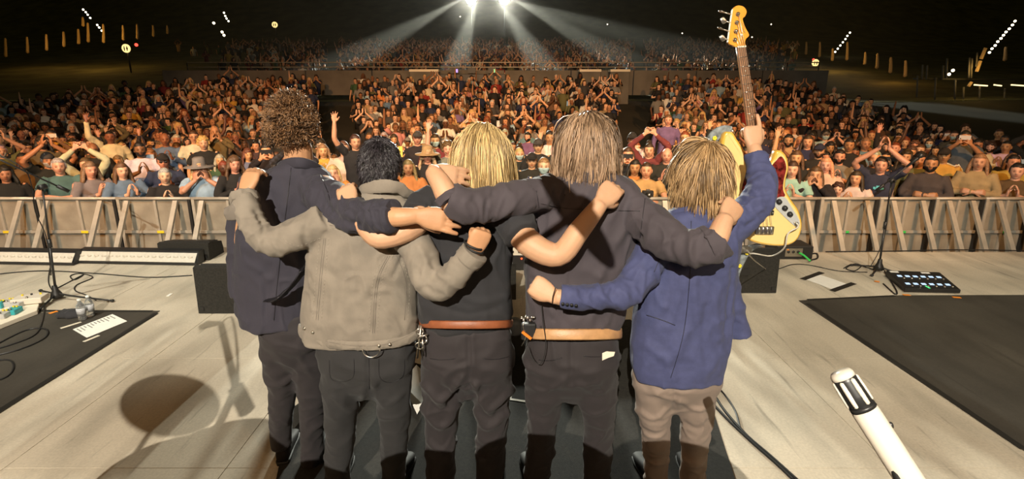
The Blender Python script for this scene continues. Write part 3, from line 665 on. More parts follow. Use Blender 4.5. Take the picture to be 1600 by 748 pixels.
# ---- foot controller
Q = [G(1383, 432), G(1466, 435), G(1500, 459), G(1413, 457)]; ctr = np.mean(Q, 0); e = empty('foot_controller', ctr, 'black multi-switch foot controller with two rows of lit displays', 'pedal')
g = Geo(); o4 = [np.array([q[0], q[1], z]) for q, z in zip(Q, (.075, .075, .045, .045))]; g.add(o4+[np.array([q[0], q[1], .008]) for q in Q], [(0, 1, 2, 3), (7, 6, 5, 4), (0, 4, 5, 1), (1, 5, 6, 2), (2, 6, 7, 3), (3, 7, 4, 0)]); flatobj('chassis', g, M['black_plastic'], e, bevel=.003)
scr = mat('display', (.3, .4, .5), .4, emit=(.55, .75, 1), estr=.9); grn = mat('green_led', (.1, .6, .2), .4, emit=(.1, 1, .3), estr=1.0)
def onc(u, v, dz=.002): a = o4[0]*(1-u)+o4[1]*u; b = o4[3]*(1-u)+o4[2]*u; return a*(1-v)+b*v+np.array([0, 0, dz])
for r in range(2):
    for k in range(6):
        u, v = .10+k*.145, .28+r*.42; g = Geo(); g.prism([onc(u, v), onc(u+.08, v), onc(u+.08, v+.09), onc(u, v+.09)], (0, 0, .002)); flatobj('display', g, scr, e)
        c = onc(u+.065, v+.2); g = Geo(); g.cyl(c, c+np.array([0, 0, .014]), .012, 10, .010); obj('foot_switch', g, M['metal'], e)
        if (r, k) == (1, 2): g = Geo(); g.prism([onc(u+.02, v+.15, .003), onc(u+.05, v+.15, .003), onc(u+.08, v+.27, .003), onc(u+.05, v+.27, .003)], (0, 0, .002)); flatobj('green_light', g, grn, e)
for u in (.04, .62): g = Geo(); g.prism([onc(u, .05), onc(u+.16, .05), onc(u+.16, .13), onc(u, .13)], (0, 0, .0015)); flatobj('name_strip', g, M['paper'], e)
# ---- pedal board at left
def pbx(px, py, w, d, h, name, mt, label, ang=0, z0=.008, cat='pedal', group=None):
    c = G(px, py); e = empty(name, (c[0], c[1], z0), label, cat, group); Rz = np.array([[math.cos(ang), -math.sin(ang), 0], [math.sin(ang), math.cos(ang), 0], [0, 0, 1]])
    g = Geo(); g.box((c[0], c[1], z0+h/2), (w/2, d/2, h/2), Rz); flatobj('enclosure', g, mt, e, bevel=.004)
    for k in (-1, 0, 1) if w > .09 else (-.5, .5):
        q = np.array([c[0], c[1], z0+h])+Rz@np.array([k*w*.3, d*.28, 0]); g = Geo(); g.cyl(q, q+(0, 0, .014), .009, 8); obj('knob', g, M['yellow_tape'] if k else M['black_plastic'], e)
    q = np.array([c[0], c[1], z0+h])+Rz@np.array([0, -d*.3, 0]); g = Geo(); g.cyl(q, q+(0, 0, .012), .010, 8); obj('foot_switch', g, M['metal'], e); return e
g = Geo(); Q = [np.array([*G(*p)[:2], .0]) for p in ((-40, 492), (66, 470), (60, 492), (-40, 532))]; g.prism([q+(0, 0, .05) for q in Q], (0, 0, -.042)); tag(flatobj('pedal_board', g, M['cream'], None, np.mean(Q, 0), bevel=.004), 'pale pedal board at the left photo edge', 'pedal board')
pal = dict(cream_enamel=(.70, .62, .52), teal_enamel=(.04, .35, .38), silver=(.45, .44, .42))
pm = {k: mat(k, v, .4) for k, v in pal.items()}
pbx(50, 480, .24, .14, .055, 'effect_pedal', pm['cream_enamel'], 'cream effect pedal with orange strip, right end of the pedal board', .3, .058)
for px, py, mt_, lb in ((3, 487, 'teal_enamel', 'teal effect pedal at the left photo edge'), (18, 484, 'silver', 'silver effect pedal with yellow knobs, second from the left photo edge'), (31, 486, 'silver', 'silver effect pedal next to the cream one'), (8, 503, 'silver', 'silver effect pedal nearest the camera on the board'), (24, 497, 'teal_enamel', 'dull teal effect pedal in the front of the board')):
    pbx(px, py, .085, .11, .045, 'effect_pedal', pm[mt_], lb, .2, .051)
g = Geo(); g.loft([((*G(112, 494)[:2], z), (.13*s_, 0, 0), (0, .075*s_, 0), 2.6) for z, s_ in ((.008, 1), (.03, 1.02), (.055, .8), (.068, .45))], 18, .1); me = solid(g, .008, 2); wrinkle(me, .006, (14, 14, 14), 3); tag(link('folded_cloth', me, M['black_jersey'], None, (*G(112, 494)[:2], .008)), 'crumpled dark cloth beside the water bottles', 'cloth')
glassm = mat('clear_plastic', (.93, .95, .93), .06, spec=.5, trans=.9); M['cap'] = mat('bottle_cap', (.8, .8, .76), .5)
lblm = mat('bottle_label', (.72, .74, .78), .5)
for px, py, lb in ((130, 500, 'clear water bottle with a white cap, nearer of the two'), (143, 494, 'clear water bottle with a white cap, farther of the two')):
    c = np.array([*G(px, py)[:2], .007]); e = empty('water_bottle', c, lb, 'bottle', 'two water bottles by the left mat')
    g = Geo(); g.lathe([(.0, 0), (.029, 0), (.032, .008), (.031, .04), (.033, .045), (.031, .05), (.033, .12), (.028, .145), (.014, .168), (.0125, .182), (.0, .182)], c, 18); obj('bottle_body', g, glassm, e)
    g = Geo(); g.lathe([(.0332, .062), (.0345, .062), (.0345, .112), (.0332, .112)], c, 18); obj('label', g, lblm, e)
    for k in range(5): g = Geo(); g.lathe([(.0346, .067+k*.009), (.0350, .067+k*.009), (.0350, .070+k*.009), (.0346, .070+k*.009)], c, 18); obj('label_stripe', g, M['ink'], e)
    g = Geo(); g.lathe([(.0, .182), (.0155, .182), (.0155, .198), (.0, .199)], c, 14); obj('cap', g, M['cap'], e)
# ---- foreground microphone
a, b = P(1314, 583, .62), P(1438, 775, .545); d = unit(b-a); mL = np.linalg.norm(b-a)
mw = mat('white_enamel', (.72, .66, .56), .35, coat=.3)
e = empty('condenser_microphone', b, 'white condenser microphone in the near foreground at the lower right', 'microphone')
g = Geo(); g.tube([a+d*.050, a+d*.053, b, b+d*.02], [.0150, .0168, .0170, .0165], 28, 1, cap=.05); obj('mic_body', g, mw, e)
g = Geo(); g.tube([a+d*.002, a+d*.010, a+d*.030, a+d*.051], [.0140, .0148, .0152, .0156], 28, 1, cap=.05); hg = obj('grille_core', g, M['dark_metal'], e)
u = unit(np.cross(d, [0, -1, .3])); v2 = np.cross(d, u)
for k in range(6):
    an = 2*PI*k/6+.35; o_ = u*math.cos(an)+v2*math.sin(an); g = Geo(); g.tube([a+d*.009+o_*.0140, a+d*.022+o_*.0143, a+d*.042+o_*.0146], [.0030, .0034, .0030], 8, 2, cap=.7, up=o_); obj('slot_insert', g, mw, hg)
g = Geo(); g.tube([a-d*.0025, a+d*.001, a+d*.006], [.0125, .0148, .0156], 28, 1, cap=.10); obj('front_rim', g, mw, hg)
g = Geo(); g.tube([a+d*.045, a+d*.050], [.0162, .0166], 28, 1, cap=.02); obj('collar_ring', g, M['dark_metal'], e)
c = a+d*.082+u*-.0168*(1 if (u@np.array([1, 0, 0])) < 0 else -1); g = Geo(); g.ball(c, (.004, .004, .006), 10, 8); obj('pad_switch', g, M['dark_metal'], e)
e2 = empty('microphone_stand', (b[0]+.0, b[1]+.02, 0), 'stand holding the white microphone in the near foreground', 'microphone stand')
g = Geo(); q = a+d*.125; g.tube([q-u*.002+np.array([-.012, -.004, 0]), q+d*.05+np.array([-.017, -.002, -.005]), b+np.array([-.016, 0, -.03])], [.006, .009, .010], 12, 3); obj('clip', g, M['black_rubber'], e2)
g = Geo(); g.cyl(b+np.array([-.016, 0, -.03]), (b[0], b[1]+.02, .02), .010, 12); obj('pole', g, M['dark_metal'], e2); g = Geo(); g.lathe([(.0, 0), (.13, 0), (.13, .012), (.03, .022), (.0, .025)], (b[0], b[1]+.02, 0), 24); obj('base', g, M['black_plastic'], e2)
# ================================================================= the five musicians, seen from behind
SKY = 0
def person(label, base, group=None):
    pass
def make_body(g, base, label, hc, HR, hs, skin, voxel=.0043):
    add_head(g, hc, HR, hs)
    me = solid(g, voxel, 3)
    v = getv(me); 
    o = link('person', me, skin, loc=tuple(base)); tag(o, label, 'person'); return o
def torso_core(g, lv, s=.72):
    g.loft([(c, A*s, B*s, p) for c, A, B, p in band_levels(lv)[1:]], 16)
def legs(g, L):
    for path, rad in L: g.tube(path, rad, 16, 5, cap=.15)

# ---------------- first: tousled hair, navy jacket
b1 = (*P(452, 700, 2.46)[:2], 0)
hc1, HR1 = P(456, 200, 2.24), frame_of((.05, 1, .12), (.05, 0, 1))
J1 = [(253, 442, 488, 2.22, .055), (260, 430, 500, 2.23, .075), (268, 405, 515, 2.24, .095), (285, 388, 525, 2.25, .11), (310, 381, 528, 2.25, .125), (350, 373, 520, 2.25, .13), (400, 368, 505, 2.26, .125), (450, 366, 495, 2.26, .125), (480, 371, 490, 2.26, .125), (503, 378, 486, 2.26, .125)]
g = Geo(); torso_core(g, J1)
g.tube([P(466, 262, 2.25), P(466, 232, 2.235), hc1+np.array([0, -.01, -.05])], [.062, .058, .058], 16, 3)
armR = [P(505, 292, 2.18), P(556, 332, 1.92), P(612, 339, 1.80), P(650, 337, 1.79)]
g.tube(armR, [.055, .046, .038, (.024, .029)], 14, 4)
add_hand(g, P(652, 337, 1.79), P(700, 345, 1.80)-P(652, 337, 1.79), (.05, -1, .25), -1, ((0, 22, 14), (4, 26, 16), (8, 30, 18), (14, 34, 20)), .10, 1.03, thumb=(.8, .5, -.45), tcurl=18)
armL1 = [P(397, 290, 2.27), P(378, 380, 2.33), P(374, 440, 2.32), P(378, 470, 2.28)]
g.tube(armL1, [.055, .045, .035, .028], 12, 3)
add_hand(g, P(378, 470, 2.28), (.05, .1, -1), (-1, -.2, 0), 1, ((15, 25, 15),)*4)
body1 = make_body(g, b1, 'person with tousled curly brown hair in a navy jacket, farthest left of the five', hc1, HR1, 1.0, M['skin_tan'])
g = Geo(); g.loft(band_levels(J1), 28)
g.tube([P(480, 285, 2.24), P(515, 312, 2.10), P(556, 334, 1.92), P(590, 337, 1.83), P(613, 337, 1.80)], [.075, .082, .070, .060, .058], 18, 5, cap=.15)
g.tube([P(400, 285, 2.27), P(382, 330, 2.32), P(375, 385, 2.34), P(372, 438, 2.33), P(375, 462, 2.31)], [.07, .066, .058, .052, .050], 16, 4, cap=.2)
me = solid(g, .0075, 5)
fold1 = [([(430, 262), (405, 290), (395, 330)], .006, 5), ([(500, 300), (520, 335), (560, 355)], -.010, 6), ([(480, 300), (500, 335), (545, 358)], .010, 7), ([(525, 305), (548, 330), (552, 352)], -.008, 4),
         ([(560, 310), (572, 335), (568, 355)], .007, 4), ([(585, 318), (590, 336), (586, 356)], -.006, 3), ([(470, 262), (462, 300), (430, 350)], .005, 7), ([(420, 300), (440, 340), (470, 350)], -.006, 6), ([(408, 430), (415, 470), (410, 503)], -.006, 4)]
wrinkle(me, .006, (7, 7, 5), 3, fold1, (.005, (16, 12, 9)))
bunch(me, [P(480, 285, 2.24), P(515, 312, 2.10), P(556, 334, 1.92), P(613, 337, 1.80)], .009, 17, 2, .11)
jk1 = link('jacket', me, M['navy_cotton'], body1); bv = bvh_of(me if False else me)
def local_bvh(o):
    off = np.array(wloc(o)); return BVHTree.FromPolygons([Vector(np.array(v.co)+off) for v in o.data.vertices], [p.vertices[:] for p in o.data.polygons])
bv = local_bvh(jk1)
gc = Geo()                                                            # collar
cr = []
for k in range(13):
    t = k/12; x = 436+t*62; y = 265-11*math.sin(PI*t)**.7+(t-.5)*4; Yk = 2.235-.075*math.sin(PI*t); cr.append((P(x, y, Yk)))
gc.tube(cr, (.008, .024), 10, 1, cap=.2, up=(0, 0, 1)); obj('collar', gc, M['navy_cotton'], jk1)
gs = Geo()
seam(gs, bv, [(397, 268), (405, 310), (398, 355)], .0014); seam(gs, bv, [(455, 262), (447, 330), (436, 420), (428, 500)], .0014); seam(gs, bv, [(500, 272), (512, 300), (520, 330)], .0014)
obj('seam', gs, M['lining'], jk1)
gq = Geo()                                                            # loose cuff of rolled sleeve
gq.tube([P(592, 337, 1.83), P(602, 338, 1.815), P(617, 336, 1.80)], [(.060, .062), (.064, .066), (.058, .060)], 18, 3, cap=.05)
mq = wrinkle(solid(gq, .005, 2), .006, (30, 22, 22), 5); link('rolled_cuff', mq, M['navy_cotton'], jk1)
gv = Geo(); o1, o2, o3 = P(484, 388, 2.06), P(448, 466, 2.05), P(405, 470, 2.04)     # folded-over vent
gv.tube([P(490, 395, 2.12), P(470, 430, 2.075), P(440, 462, 2.07), P(412, 470, 2.075)], [(.010, .035), (.010, .055), (.008, .050), (.006, .02)], 12, 4, up=(0, 1, 0))
link('jacket_vent', wrinkle(solid(gv, .006, 4), .004, (12, 12, 12), 8), M['lining'], jk1)
T1 = [([P(432, 500, 2.28), P(436, 540, 2.30), P(441, 610, 2.36), P(440, 660, 2.43), P(440, 694, 2.47)], [(.090, .10), (.086, .098), (.070, .078), (.060, .064), (.056, .06)]),
      ([P(475, 500, 2.28), P(482, 540, 2.30), P(488, 620, 2.36), P(488, 690, 2.43), P(488, 735, 2.46)], [(.095, .10), (.088, .098), (.070, .078), (.060, .064), (.055, .06)])]
g = Geo(); legs(g, T1); g.loft(band_levels([(482, 408, 500, 2.27, .11), (505, 407, 505, 2.27, .125), (530, 411, 508, 2.28, .12), (555, 428, 495, 2.29, .085), (575, 448, 478, 2.31, .05)]), 22)
me = solid(g, .009, 12); wrinkle(me, .006, (9, 9, 6), 21, [([(416, 580), (440, 600), (458, 590)], .008, 5), ([(418, 615), (438, 628), (456, 618)], -.006, 5), ([(470, 560), (490, 590), (508, 585)], .007, 5)], (.003, (7, 7, 13)))
for p, r in T1: bunch(me, p[2:4], .004, 7, 4, .10)
tr1 = link('trousers', me, M['black_trousers'], body1)
shoe('shoe', None, (*P(438, 700, 2.42)[:2], 0), (*(P(438, 700, 2.42)[:2]+np.array([-.05, .27])), 0), M['black_leather'], body1)
sh = shoe('shoe', None, (*P(486, 735, 2.42)[:2], 0), (*(P(486, 735, 2.42)[:2]+np.array([.05, .27])), 0), M['black_leather'], body1)
capf = lambda d: (d[:, 2] > -.62+.55*np.clip(d[:, 1], 0, 1)*2.2)
cut1 = lambda d: (d[:, 2] > -.30) & ((d[:, 1] < .30) | (d[:, 2] > .45))
me = hair_strands('hair', hc1, HR1, 1.0, 5600, .062, None, None, cut1, 'curly', 5, .0020, 8, curl=.62, cfreq=5.0, grav=.03, out=.85, clump=1.3, jit=.02, lift=1.02, tint=(.30, 1.9))
join_meshes(me, hair_cap(hc1, HR1, 1.0, cut1, .012)); link('hair', me, M['hair_brown'], body1)

# ---------------- second: short black hair, stone-grey denim jacket
b2 = (*P(575, 748, 2.3)[:2], 0)
hc2, HR2 = P(594, 262, 2.10), frame_of((0, 1, -.42), (-.03, 0, 1))
J2 = [(290, 570, 622, 2.03, .055), (303, 555, 640, 2.03, .08), (318, 528, 650, 2.03, .10), (335, 500, 654, 2.03, .115), (355, 487, 656, 2.03, .125), (400, 479, 655, 2.03, .135), (450, 475, 654, 2.03, .13), (490, 471, 655, 2.03, .135), (515, 470, 655, 2.03, .13, 2.3, 0), (527, 472, 652, 2.03, .125, 2.3, 0)]
g = Geo(); torso_core(g, J2)
g.tube([P(594, 312, 2.05), P(594, 295, 2.06), hc2+np.array([0, -.02, -.05])], [.060, .058, .058], 16, 3)
g.tube([P(497, 345, 1.98), P(415, 378, 1.97), P(382, 303, 2.03)], [.052, .036, .028], 14, 5)
add_hand(g, P(383, 302, 2.03), P(398, 262, 2.10)-P(383, 304, 2.03), (-.25, -1, .35), 1, ((22, 40, 30), (26, 42, 30), (28, 44, 30), (30, 45, 30)), .06, 1.0, thumb=(.75, .6, -.5))
armR2 = [P(640, 350, 1.94), P(678, 452, 1.84), P(722, 415, 1.81), P(740, 392, 1.80)]
g.tube(armR2, [.052, .036, .034, .029], 14, 5)
add_hand(g, P(738, 396, 1.80), P(757, 355, 1.80)-P(738, 396, 1.80), (.45, -1, .1), -1, FIST, .03, 1.0, thumb=(.85, .45, -.35), tcurl=48)
body2 = make_body(g, b2, 'person with short black hair in a stone-grey denim jacket', hc2, HR2, 1.0, M['skin_tan'])
g = Geo(); g.loft(band_levels(J2), 30)
slL = [P(510, 345, 1.99), P(470, 364, 1.965), P(425, 378, 1.94), P(400, 358, 1.95), P(386, 325, 1.98), P(380, 308, 2.00)]
slR = [P(628, 345, 1.97), P(655, 395, 1.89), P(678, 446, 1.83), P(704, 434, 1.81), P(728, 408, 1.80), P(736, 400, 1.80)]
g.tube(slL, [.078, .070, .062, .055, .052, .054], 18, 5, cap=.12); g.tube(slR, [.075, .070, .064, .056, .052, .056], 18, 5, cap=.12)
me = solid(g, .0075, 4)
fold2 = [([(600, 395), (590, 430), (560, 470)], .005, 7), ([(640, 370), (630, 400), (615, 430)], -.006, 5), ([(545, 370), (552, 410), (556, 450)], .004, 5), ([(500, 420), (540, 440), (560, 445)], -.003, 6), ([(590, 470), (615, 500), (625, 520)], .006, 5),
         ([(655, 385), (672, 420), (700, 435)], .007, 5), ([(650, 420), (668, 450), (690, 462)], -.006, 5), ([(480, 350), (475, 370), (482, 392)], -.010, 5), ([(440, 352), (430, 378), (440, 400)], .006, 5), ([(400, 330), (410, 350), (412, 378)], -.006, 4), ([(484, 440), (500, 475), (496, 510)], .004, 5)]
wrinkle(me, .005, (8, 8, 5), 13, fold2, (.0035, (15, 15, 11)))
bunch(me, slL, .006, 15, 3, .09); bunch(me, slR, .006, 15, 6, .09)
jk2 = link('denim_jacket', me, M['grey_denim'], body2); bv = local_bvh(jk2)
gs = Geo()
for pl in ([(506, 372), (500, 430), (494, 500)], [(509, 372), (503, 430), (497, 500)], [(606, 400), (588, 440), (582, 520)], [(609, 400), (591, 440), (585, 520)], [(618, 396), (634, 440), (632, 500)], [(515, 352), (560, 358), (632, 372)]): seam(gs, bv, pl, .0011, dash=False)
obj('seam', gs, M['grey_denim_dark'], jk2)
gs = Geo()
for pl in ([(500, 372), (494, 430), (488, 500)], [(514, 372), (508, 430), (502, 500)], [(601, 400), (583, 440), (577, 520)], [(614, 400), (596, 440), (590, 520)], [(623, 396), (639, 440), (637, 500)], [(515, 357), (560, 363), (632, 377)], [(440, 372), (465, 384), (500, 372)]): seam(gs, bv, pl, .0010, .0004, 2.6, dash=True)
tag(obj('stitching', gs, M['thread'], jk2), kind='stuff')
gb = Geo()                                                            # waistband, dips at the middle
wb = []
for k in range(21):
    a = -PI*.04+PI*1.08*k/20; xx = 562-94*math.cos(a); yy = 512+28*max(math.sin(a), 0)**.8; wb.append(P(xx, yy, 2.03-.138*math.sin(a)))
gb.tube(wb, (.009, .024), 12, 1, cap=.1, up=(0, 0, 1)); me = solid(gb, .005, 2); wrinkle(me, .002, (30, 30, 30), 3); wbo = link('waistband', me, M['grey_denim'], jk2)
bw = local_bvh(wbo); gs = Geo(); seam(gs, bw, [(474, 516), (500, 530), (530, 537), (562, 540), (600, 538), (630, 528), (648, 518)], .001); obj('stitching', gs, M['grey_denim_dark'], jk2)
for bx, by in ((476, 513), (489, 519), (592, 540), (609, 538)):
    h = surf_hit(bw, bx, by, .001) or surf_hit(bv, bx, by, .001)
    if h: gg = Geo(); gg.cyl(h[0], h[0]+h[1]*.004, .0075, 12, .006); obj('button', gg, M['metal'], jk2)
gc = Geo(); cr = []
for k in range(13):
    t = k/12; cr.append(P(557+t*92, 300-9*math.sin(PI*t)+(6 if t > .8 else 0), 2.03-.085*math.sin(PI*t)**.8))
gc.tube(cr, [(.009, .018+.012*math.sin(PI*k/12)) for k in range(13)], 12, 1, cap=.2, up=(0, 0, 1))
link('collar', wrinkle(solid(gc, .005, 3), .003, (14, 14, 14), 7), M['grey_denim'], jk2)
for pth, r in (([P(728, 408, 1.80), P(737, 399, 1.80), P(742, 393, 1.80)], .060), ([P(384, 316, 1.99), P(381, 304, 2.01)], .055)):
    gq = Geo(); gq.tube(pth, [(r*1.02, r*.9)]*len(pth), 20, 3, cap=.02); link('cuff', wrinkle(solid(gq, .005, 2), .003, (16, 16, 16), 9), M['grey_denim'], jk2)
gq = Geo(); gq.tube([P(384, 322, 1.96), P(366, 330, 1.95), P(352, 334, 1.96)], [(.030, .012), (.034, .008), (.028, .006)], 12, 4, up=(0, 1, 0)); cf = link('loose_cuff_flap', wrinkle(solid(gq, .004, 3), .005, (22, 22, 22), 4), M['grey_denim_dark'], jk2)
gq = Geo()
for k, d in enumerate((-5, 1)):
    c = np.array(P(741+d*.3, 388+d, 1.80)); ax = unit(P(757, 355, 1.80)-P(738, 396, 1.80)); u = unit(np.cross(ax, [0, 1, 0])); v2 = np.cross(ax, u)
    gq.tube([c+u*.034*math.cos(a)+v2*.030*math.sin(a) for a in np.linspace(0, 2*PI, 17)], .0045, 6, 1)
obj('wristband', gq, M['black_rubber'], body2)
T2 = [([P(535, 545, 2.04), P(532, 600, 2.06), P(532, 660, 2.12), P(528, 740, 2.22), P(528, 800, 2.27)], [(.094, .11), (.086, .10), (.072, .08), (.064, .07), (.060, .065)]),
      ([P(612, 545, 2.04), P(614, 600, 2.06), P(617, 660, 2.12), P(615, 740, 2.22), P(613, 800, 2.27)], [(.094, .11), (.084, .10), (.070, .078), (.062, .07), (.060, .065)])]
g = Geo(); legs(g, T2); g.loft(band_levels([(505, 492, 648, 2.03, .11), (540, 494, 650, 2.03, .125), (570, 498, 648, 2.04, .125), (598, 522, 632, 2.06, .09), (618, 555, 600, 2.08, .05)]), 24)
me = solid(g, .009, 12); wrinkle(me, .005, (9, 9, 6), 22, [([(575, 560), (576, 600), (574, 612)], -.008, 4), ([(520, 620), (550, 640), (570, 615)], .008, 5), ([(585, 600), (600, 635), (635, 610)], .008, 5), ([(515, 590), (545, 608), (568, 600)], -.006, 4)], (.003, (7, 7, 12)))
for p, r in T2: bunch(me, p[2:4], .004, 7, 5, .10)
tr2 = link('jeans', me, M['black_denim'], body2); bv = local_bvh(tr2)
gs = Geo(); seam(gs, bv, [(576, 545), (577, 580), (577, 608)], .0012); seam(gs, bv, [(515, 560), (517, 590), (535, 596), (552, 588), (553, 560)], .0011); seam(gs, bv, [(592, 560), (594, 590), (612, 597), (630, 586), (632, 560)], .0011); obj('pocket_seam', gs, M['lining'], tr2)
gq = Geo(); gq.tube([P(566+2*0, 546, 1.885), P(570, 554, 1.882), P(580, 558, 1.88), P(590, 554, 1.882), P(594, 546, 1.885)], .0022, 6, 3); obj('key_ring', gq, M['metal'], body2)
for px in (528, 614): shoe('shoe', None, (*P(px, 765, 2.22)[:2], 0), (*(P(px, 765, 2.22)[:2]+np.array([(px-570)*.0008, .27])), 0), M['black_leather'], body2)
cut2 = lambda d: (d[:, 2] > -.55-.15*np.clip(-d[:, 1], 0, 1)) & ((d[:, 1] < .35) | (d[:, 2] > .42)) & ~((np.abs(d[:, 0]) > .88) & (d[:, 2] < -.1))
me = hair_strands('hair', hc2, HR2, 1.0, 7500, .030, None, None, cut2, 'short', 8, .0017, 5, grav=.16, out=.14, clump=.35, jit=.012, tint=(.5, 3.2), start=(.05, -.62, .78))
join_meshes(me, hair_cap(hc2, HR2, 1.0, cut2, .004)); link('hair', me, M['hair_black'], body2)

# ---------------- third: blond hair to the shoulders, black T-shirt
b3 = (*P(728, 748, 2.3)[:2], 0)
hc3, HR3 = P(752, 243, 2.06), frame_of((.1, 1, -.15), (.08, 0, 1))
J3 = [(277, 735, 782, 2.02, .055), (287, 712, 795, 2.02, .08), (298, 680, 806, 2.02, .10), (312, 655, 810, 2.02, .115), (335, 650, 808, 2.02, .125), (380, 656, 803, 2.02, .125), (430, 655, 800, 2.02, .12), (475, 653, 803, 2.02, .125), (495, 655, 801, 2.02, .12), (506, 660, 796, 2.02, .112)]
g = Geo(); torso_core(g, J3)
g.tube([P(757, 295, 2.02), P(756, 278, 2.03), hc3+np.array([0, -.01, -.05])], [.058, .056, .056], 16, 3)
g.tube([P(672, 318, 2.0), P(648, 352, 1.87), P(600, 371, 1.845), P(580, 362, 1.85), P(560, 335, 1.88), P(549, 322, 1.90)], [.052, .047, .043, .042, .036, .029], 14, 4)
add_hand(g, P(549, 322, 1.90), P(538, 290, 1.97)-P(549, 322, 1.90), (-.1, -1, .45), 1, ((25, 40, 25),)*4, .06, .98, thumb=(.75, .6, -.5))
armR3 = [P(795, 335, 1.95), P(825, 378, 1.83), P(872, 398, 1.79), P(905, 360, 1.79), P(938, 318, 1.82)]
g.tube(armR3, [.056, .052, .044, .040, .030], 16, 5)
add_hand(g, P(938, 318, 1.82), P(968, 282, 1.90)-P(938, 318, 1.82), (.0, -1, .4), -1, ((25, 42, 30), (28, 44, 30), (30, 45, 30), (32, 45, 30)), .05, 1.04, thumb=(.7, .6, -.5))
body3 = make_body(g, b3, 'person with straight blond hair in a black T-shirt, third of the five', hc3, HR3, 1.0, M['skin'])
g = Geo(); g.loft(band_levels(J3), 28)
g.tube([P(680, 315, 2.01), P(662, 325, 1.97), P(652, 338, 1.92)], [.075, .068, .064], 16, 4, cap=.1)
g.tube([P(785, 325, 1.98), P(803, 348, 1.90), P(816, 368, 1.85)], [.080, .076, .072], 16, 4, cap=.1)
me = solid(g, .0075, 4)
wrinkle(me, .005, (7, 7, 4), 23, [([(665, 320), (662, 380), (668, 440)], .005, 4), ([(672, 330), (676, 390), (674, 430)], -.005, 4), ([(685, 330), (690, 400), (684, 450)], .004, 4), ([(700, 440), (740, 470), (790, 465)], .007, 6), ([(690, 480), (730, 490), (780, 480)], -.006, 5), ([(770, 400), (780, 440), (795, 460)], .006, 5)], (.005, (14, 14, 7)))
ts3 = link('t_shirt', me, M['black_jersey'], body3)
T3 = [([P(693, 530, 2.03), P(690, 590, 2.06), P(690, 650, 2.12), P(688, 740, 2.2), P(686, 800, 2.27)], [(.096, .115), (.092, .108), (.080, .088), (.074, .08), (.070, .075)]),
      ([P(765, 530, 2.03), P(768, 590, 2.06), P(770, 650, 2.12), P(765, 740, 2.2), P(763, 800, 2.27)], [(.096, .115), (.092, .108), (.078, .086), (.070, .076), (.068, .072)])]
g = Geo(); legs(g, T3); g.loft(band_levels([(502, 659, 797, 2.02, .11), (520, 657, 800, 2.02, .118), (555, 656, 805, 2.03, .13), (580, 664, 798, 2.04, .12), (602, 690, 772, 2.06, .08), (618, 715, 750, 2.08, .04)]), 26)
me = solid(g, .009, 12); wrinkle(me, .006, (9, 9, 5), 24, [([(733, 520), (733, 560), (733, 605)], -.012, 4), ([(660, 600), (690, 625), (722, 590)], .015, 5), ([(662, 635), (690, 668), (720, 625)], .016, 6), ([(664, 618), (690, 645), (716, 612)], -.010, 5), ([(742, 600), (765, 640), (802, 605)], .016, 5), ([(742, 640), (762, 668), (800, 640)], .012, 5), ([(742, 620), (765, 655), (800, 625)], -.010, 5), ([(670, 690), (692, 705), (712, 690)], .009, 5), ([(665, 570), (695, 580), (725, 565)], -.005, 4)], (.004, (6, 6, 12)))
for p, r in T3: bunch(me, p[2:4], .004, 7, 6, .10)
tr3 = link('trousers', me, M['black_trousers'], body3)
def belt(name, lvl, mt, parent, h=.019, Y=2.02, dp=.118, part=None):
    gb = Geo(); py, xl, xr = lvl; pts = []
    for k in range(25):
        a = PI*k/24; x = (xl+xr)/2-(xr-xl)/2*math.copysign(abs(math.cos(a))**.87, math.cos(a)); pts.append(P(x, py+2.5*math.sin(a), Y-dp*math.sin(a)**.87))
    gb.tube(pts, (.004, h), 8, 1, cap=.05, up=(0, 0, 1)); return obj('belt', gb, mt, parent)
belt('belt', (505, 656, 800), M['brown_leather'], body3, .017, 2.02, .146)
bv = local_bvh(tr3); gs = Geo(); seam(gs, bv, [(672, 560), (690, 562), (712, 560)], .0015); seam(gs, bv, [(755, 560), (775, 561), (795, 557)], .0015); obj('pocket_seam', gs, M['lining'], tr3)
h = surf_hit(bv, 784, 511, .001)
if h: gg = Geo(); gg.cyl(h[0], h[0]+h[1]*.004, .008, 12); obj('button', gg, M['cream'], tr3)
gq = Geo()                                                            # key clip at the waist
for cx_, cy_, r in ((656, 518, .014), (660, 530, .018), (655, 540, .016)):
    c = P(cx_, cy_, 1.92); gq.tube([c+np.array([r*math.cos(a), .004*math.sin(2*a), r*math.sin(a)]) for a in np.linspace(0, 2*PI, 15)], .0028, 6, 1)
gq.beam(P(658, 508, 1.92), P(652, 560, 1.92), .007, .004); gq.beam(P(660, 530, 1.915), P(662, 556, 1.92), .006, .003); gq.beam(P(655, 528, 1.915), P(668, 522, 1.92), .006, .004)
tag(obj('key_clip', gq, M['metal'], None, P(657, 515, 1.92)), 'metal key clip hanging from the waist of the blond person in black', 'keys')
for px in (686, 764): shoe('shoe', None, (*P(px, 765, 2.22)[:2], 0), (*(P(px, 765, 2.22)[:2]+np.array([(px-725)*.001, .27])), 0), M['black_leather'], body3)
cut3 = lambda d: (d[:, 2] > -.25) & ((d[:, 1] < .45) | (d[:, 2] > .35))
me = hair_strands('hair', hc3, HR3, 1.0, 6500, .240, None, None, cut3, 'long', 12, .0023, 11, grav=.50, out=.16, clump=.30, jit=.004, tint=(.40, 1.35), start=(.05, .25, .96), lift=1.03)
join_meshes(me, hair_cap(hc3, HR3, 1.0, cut3, .008)); link('hair', me, M['hair_blonde'], body3)

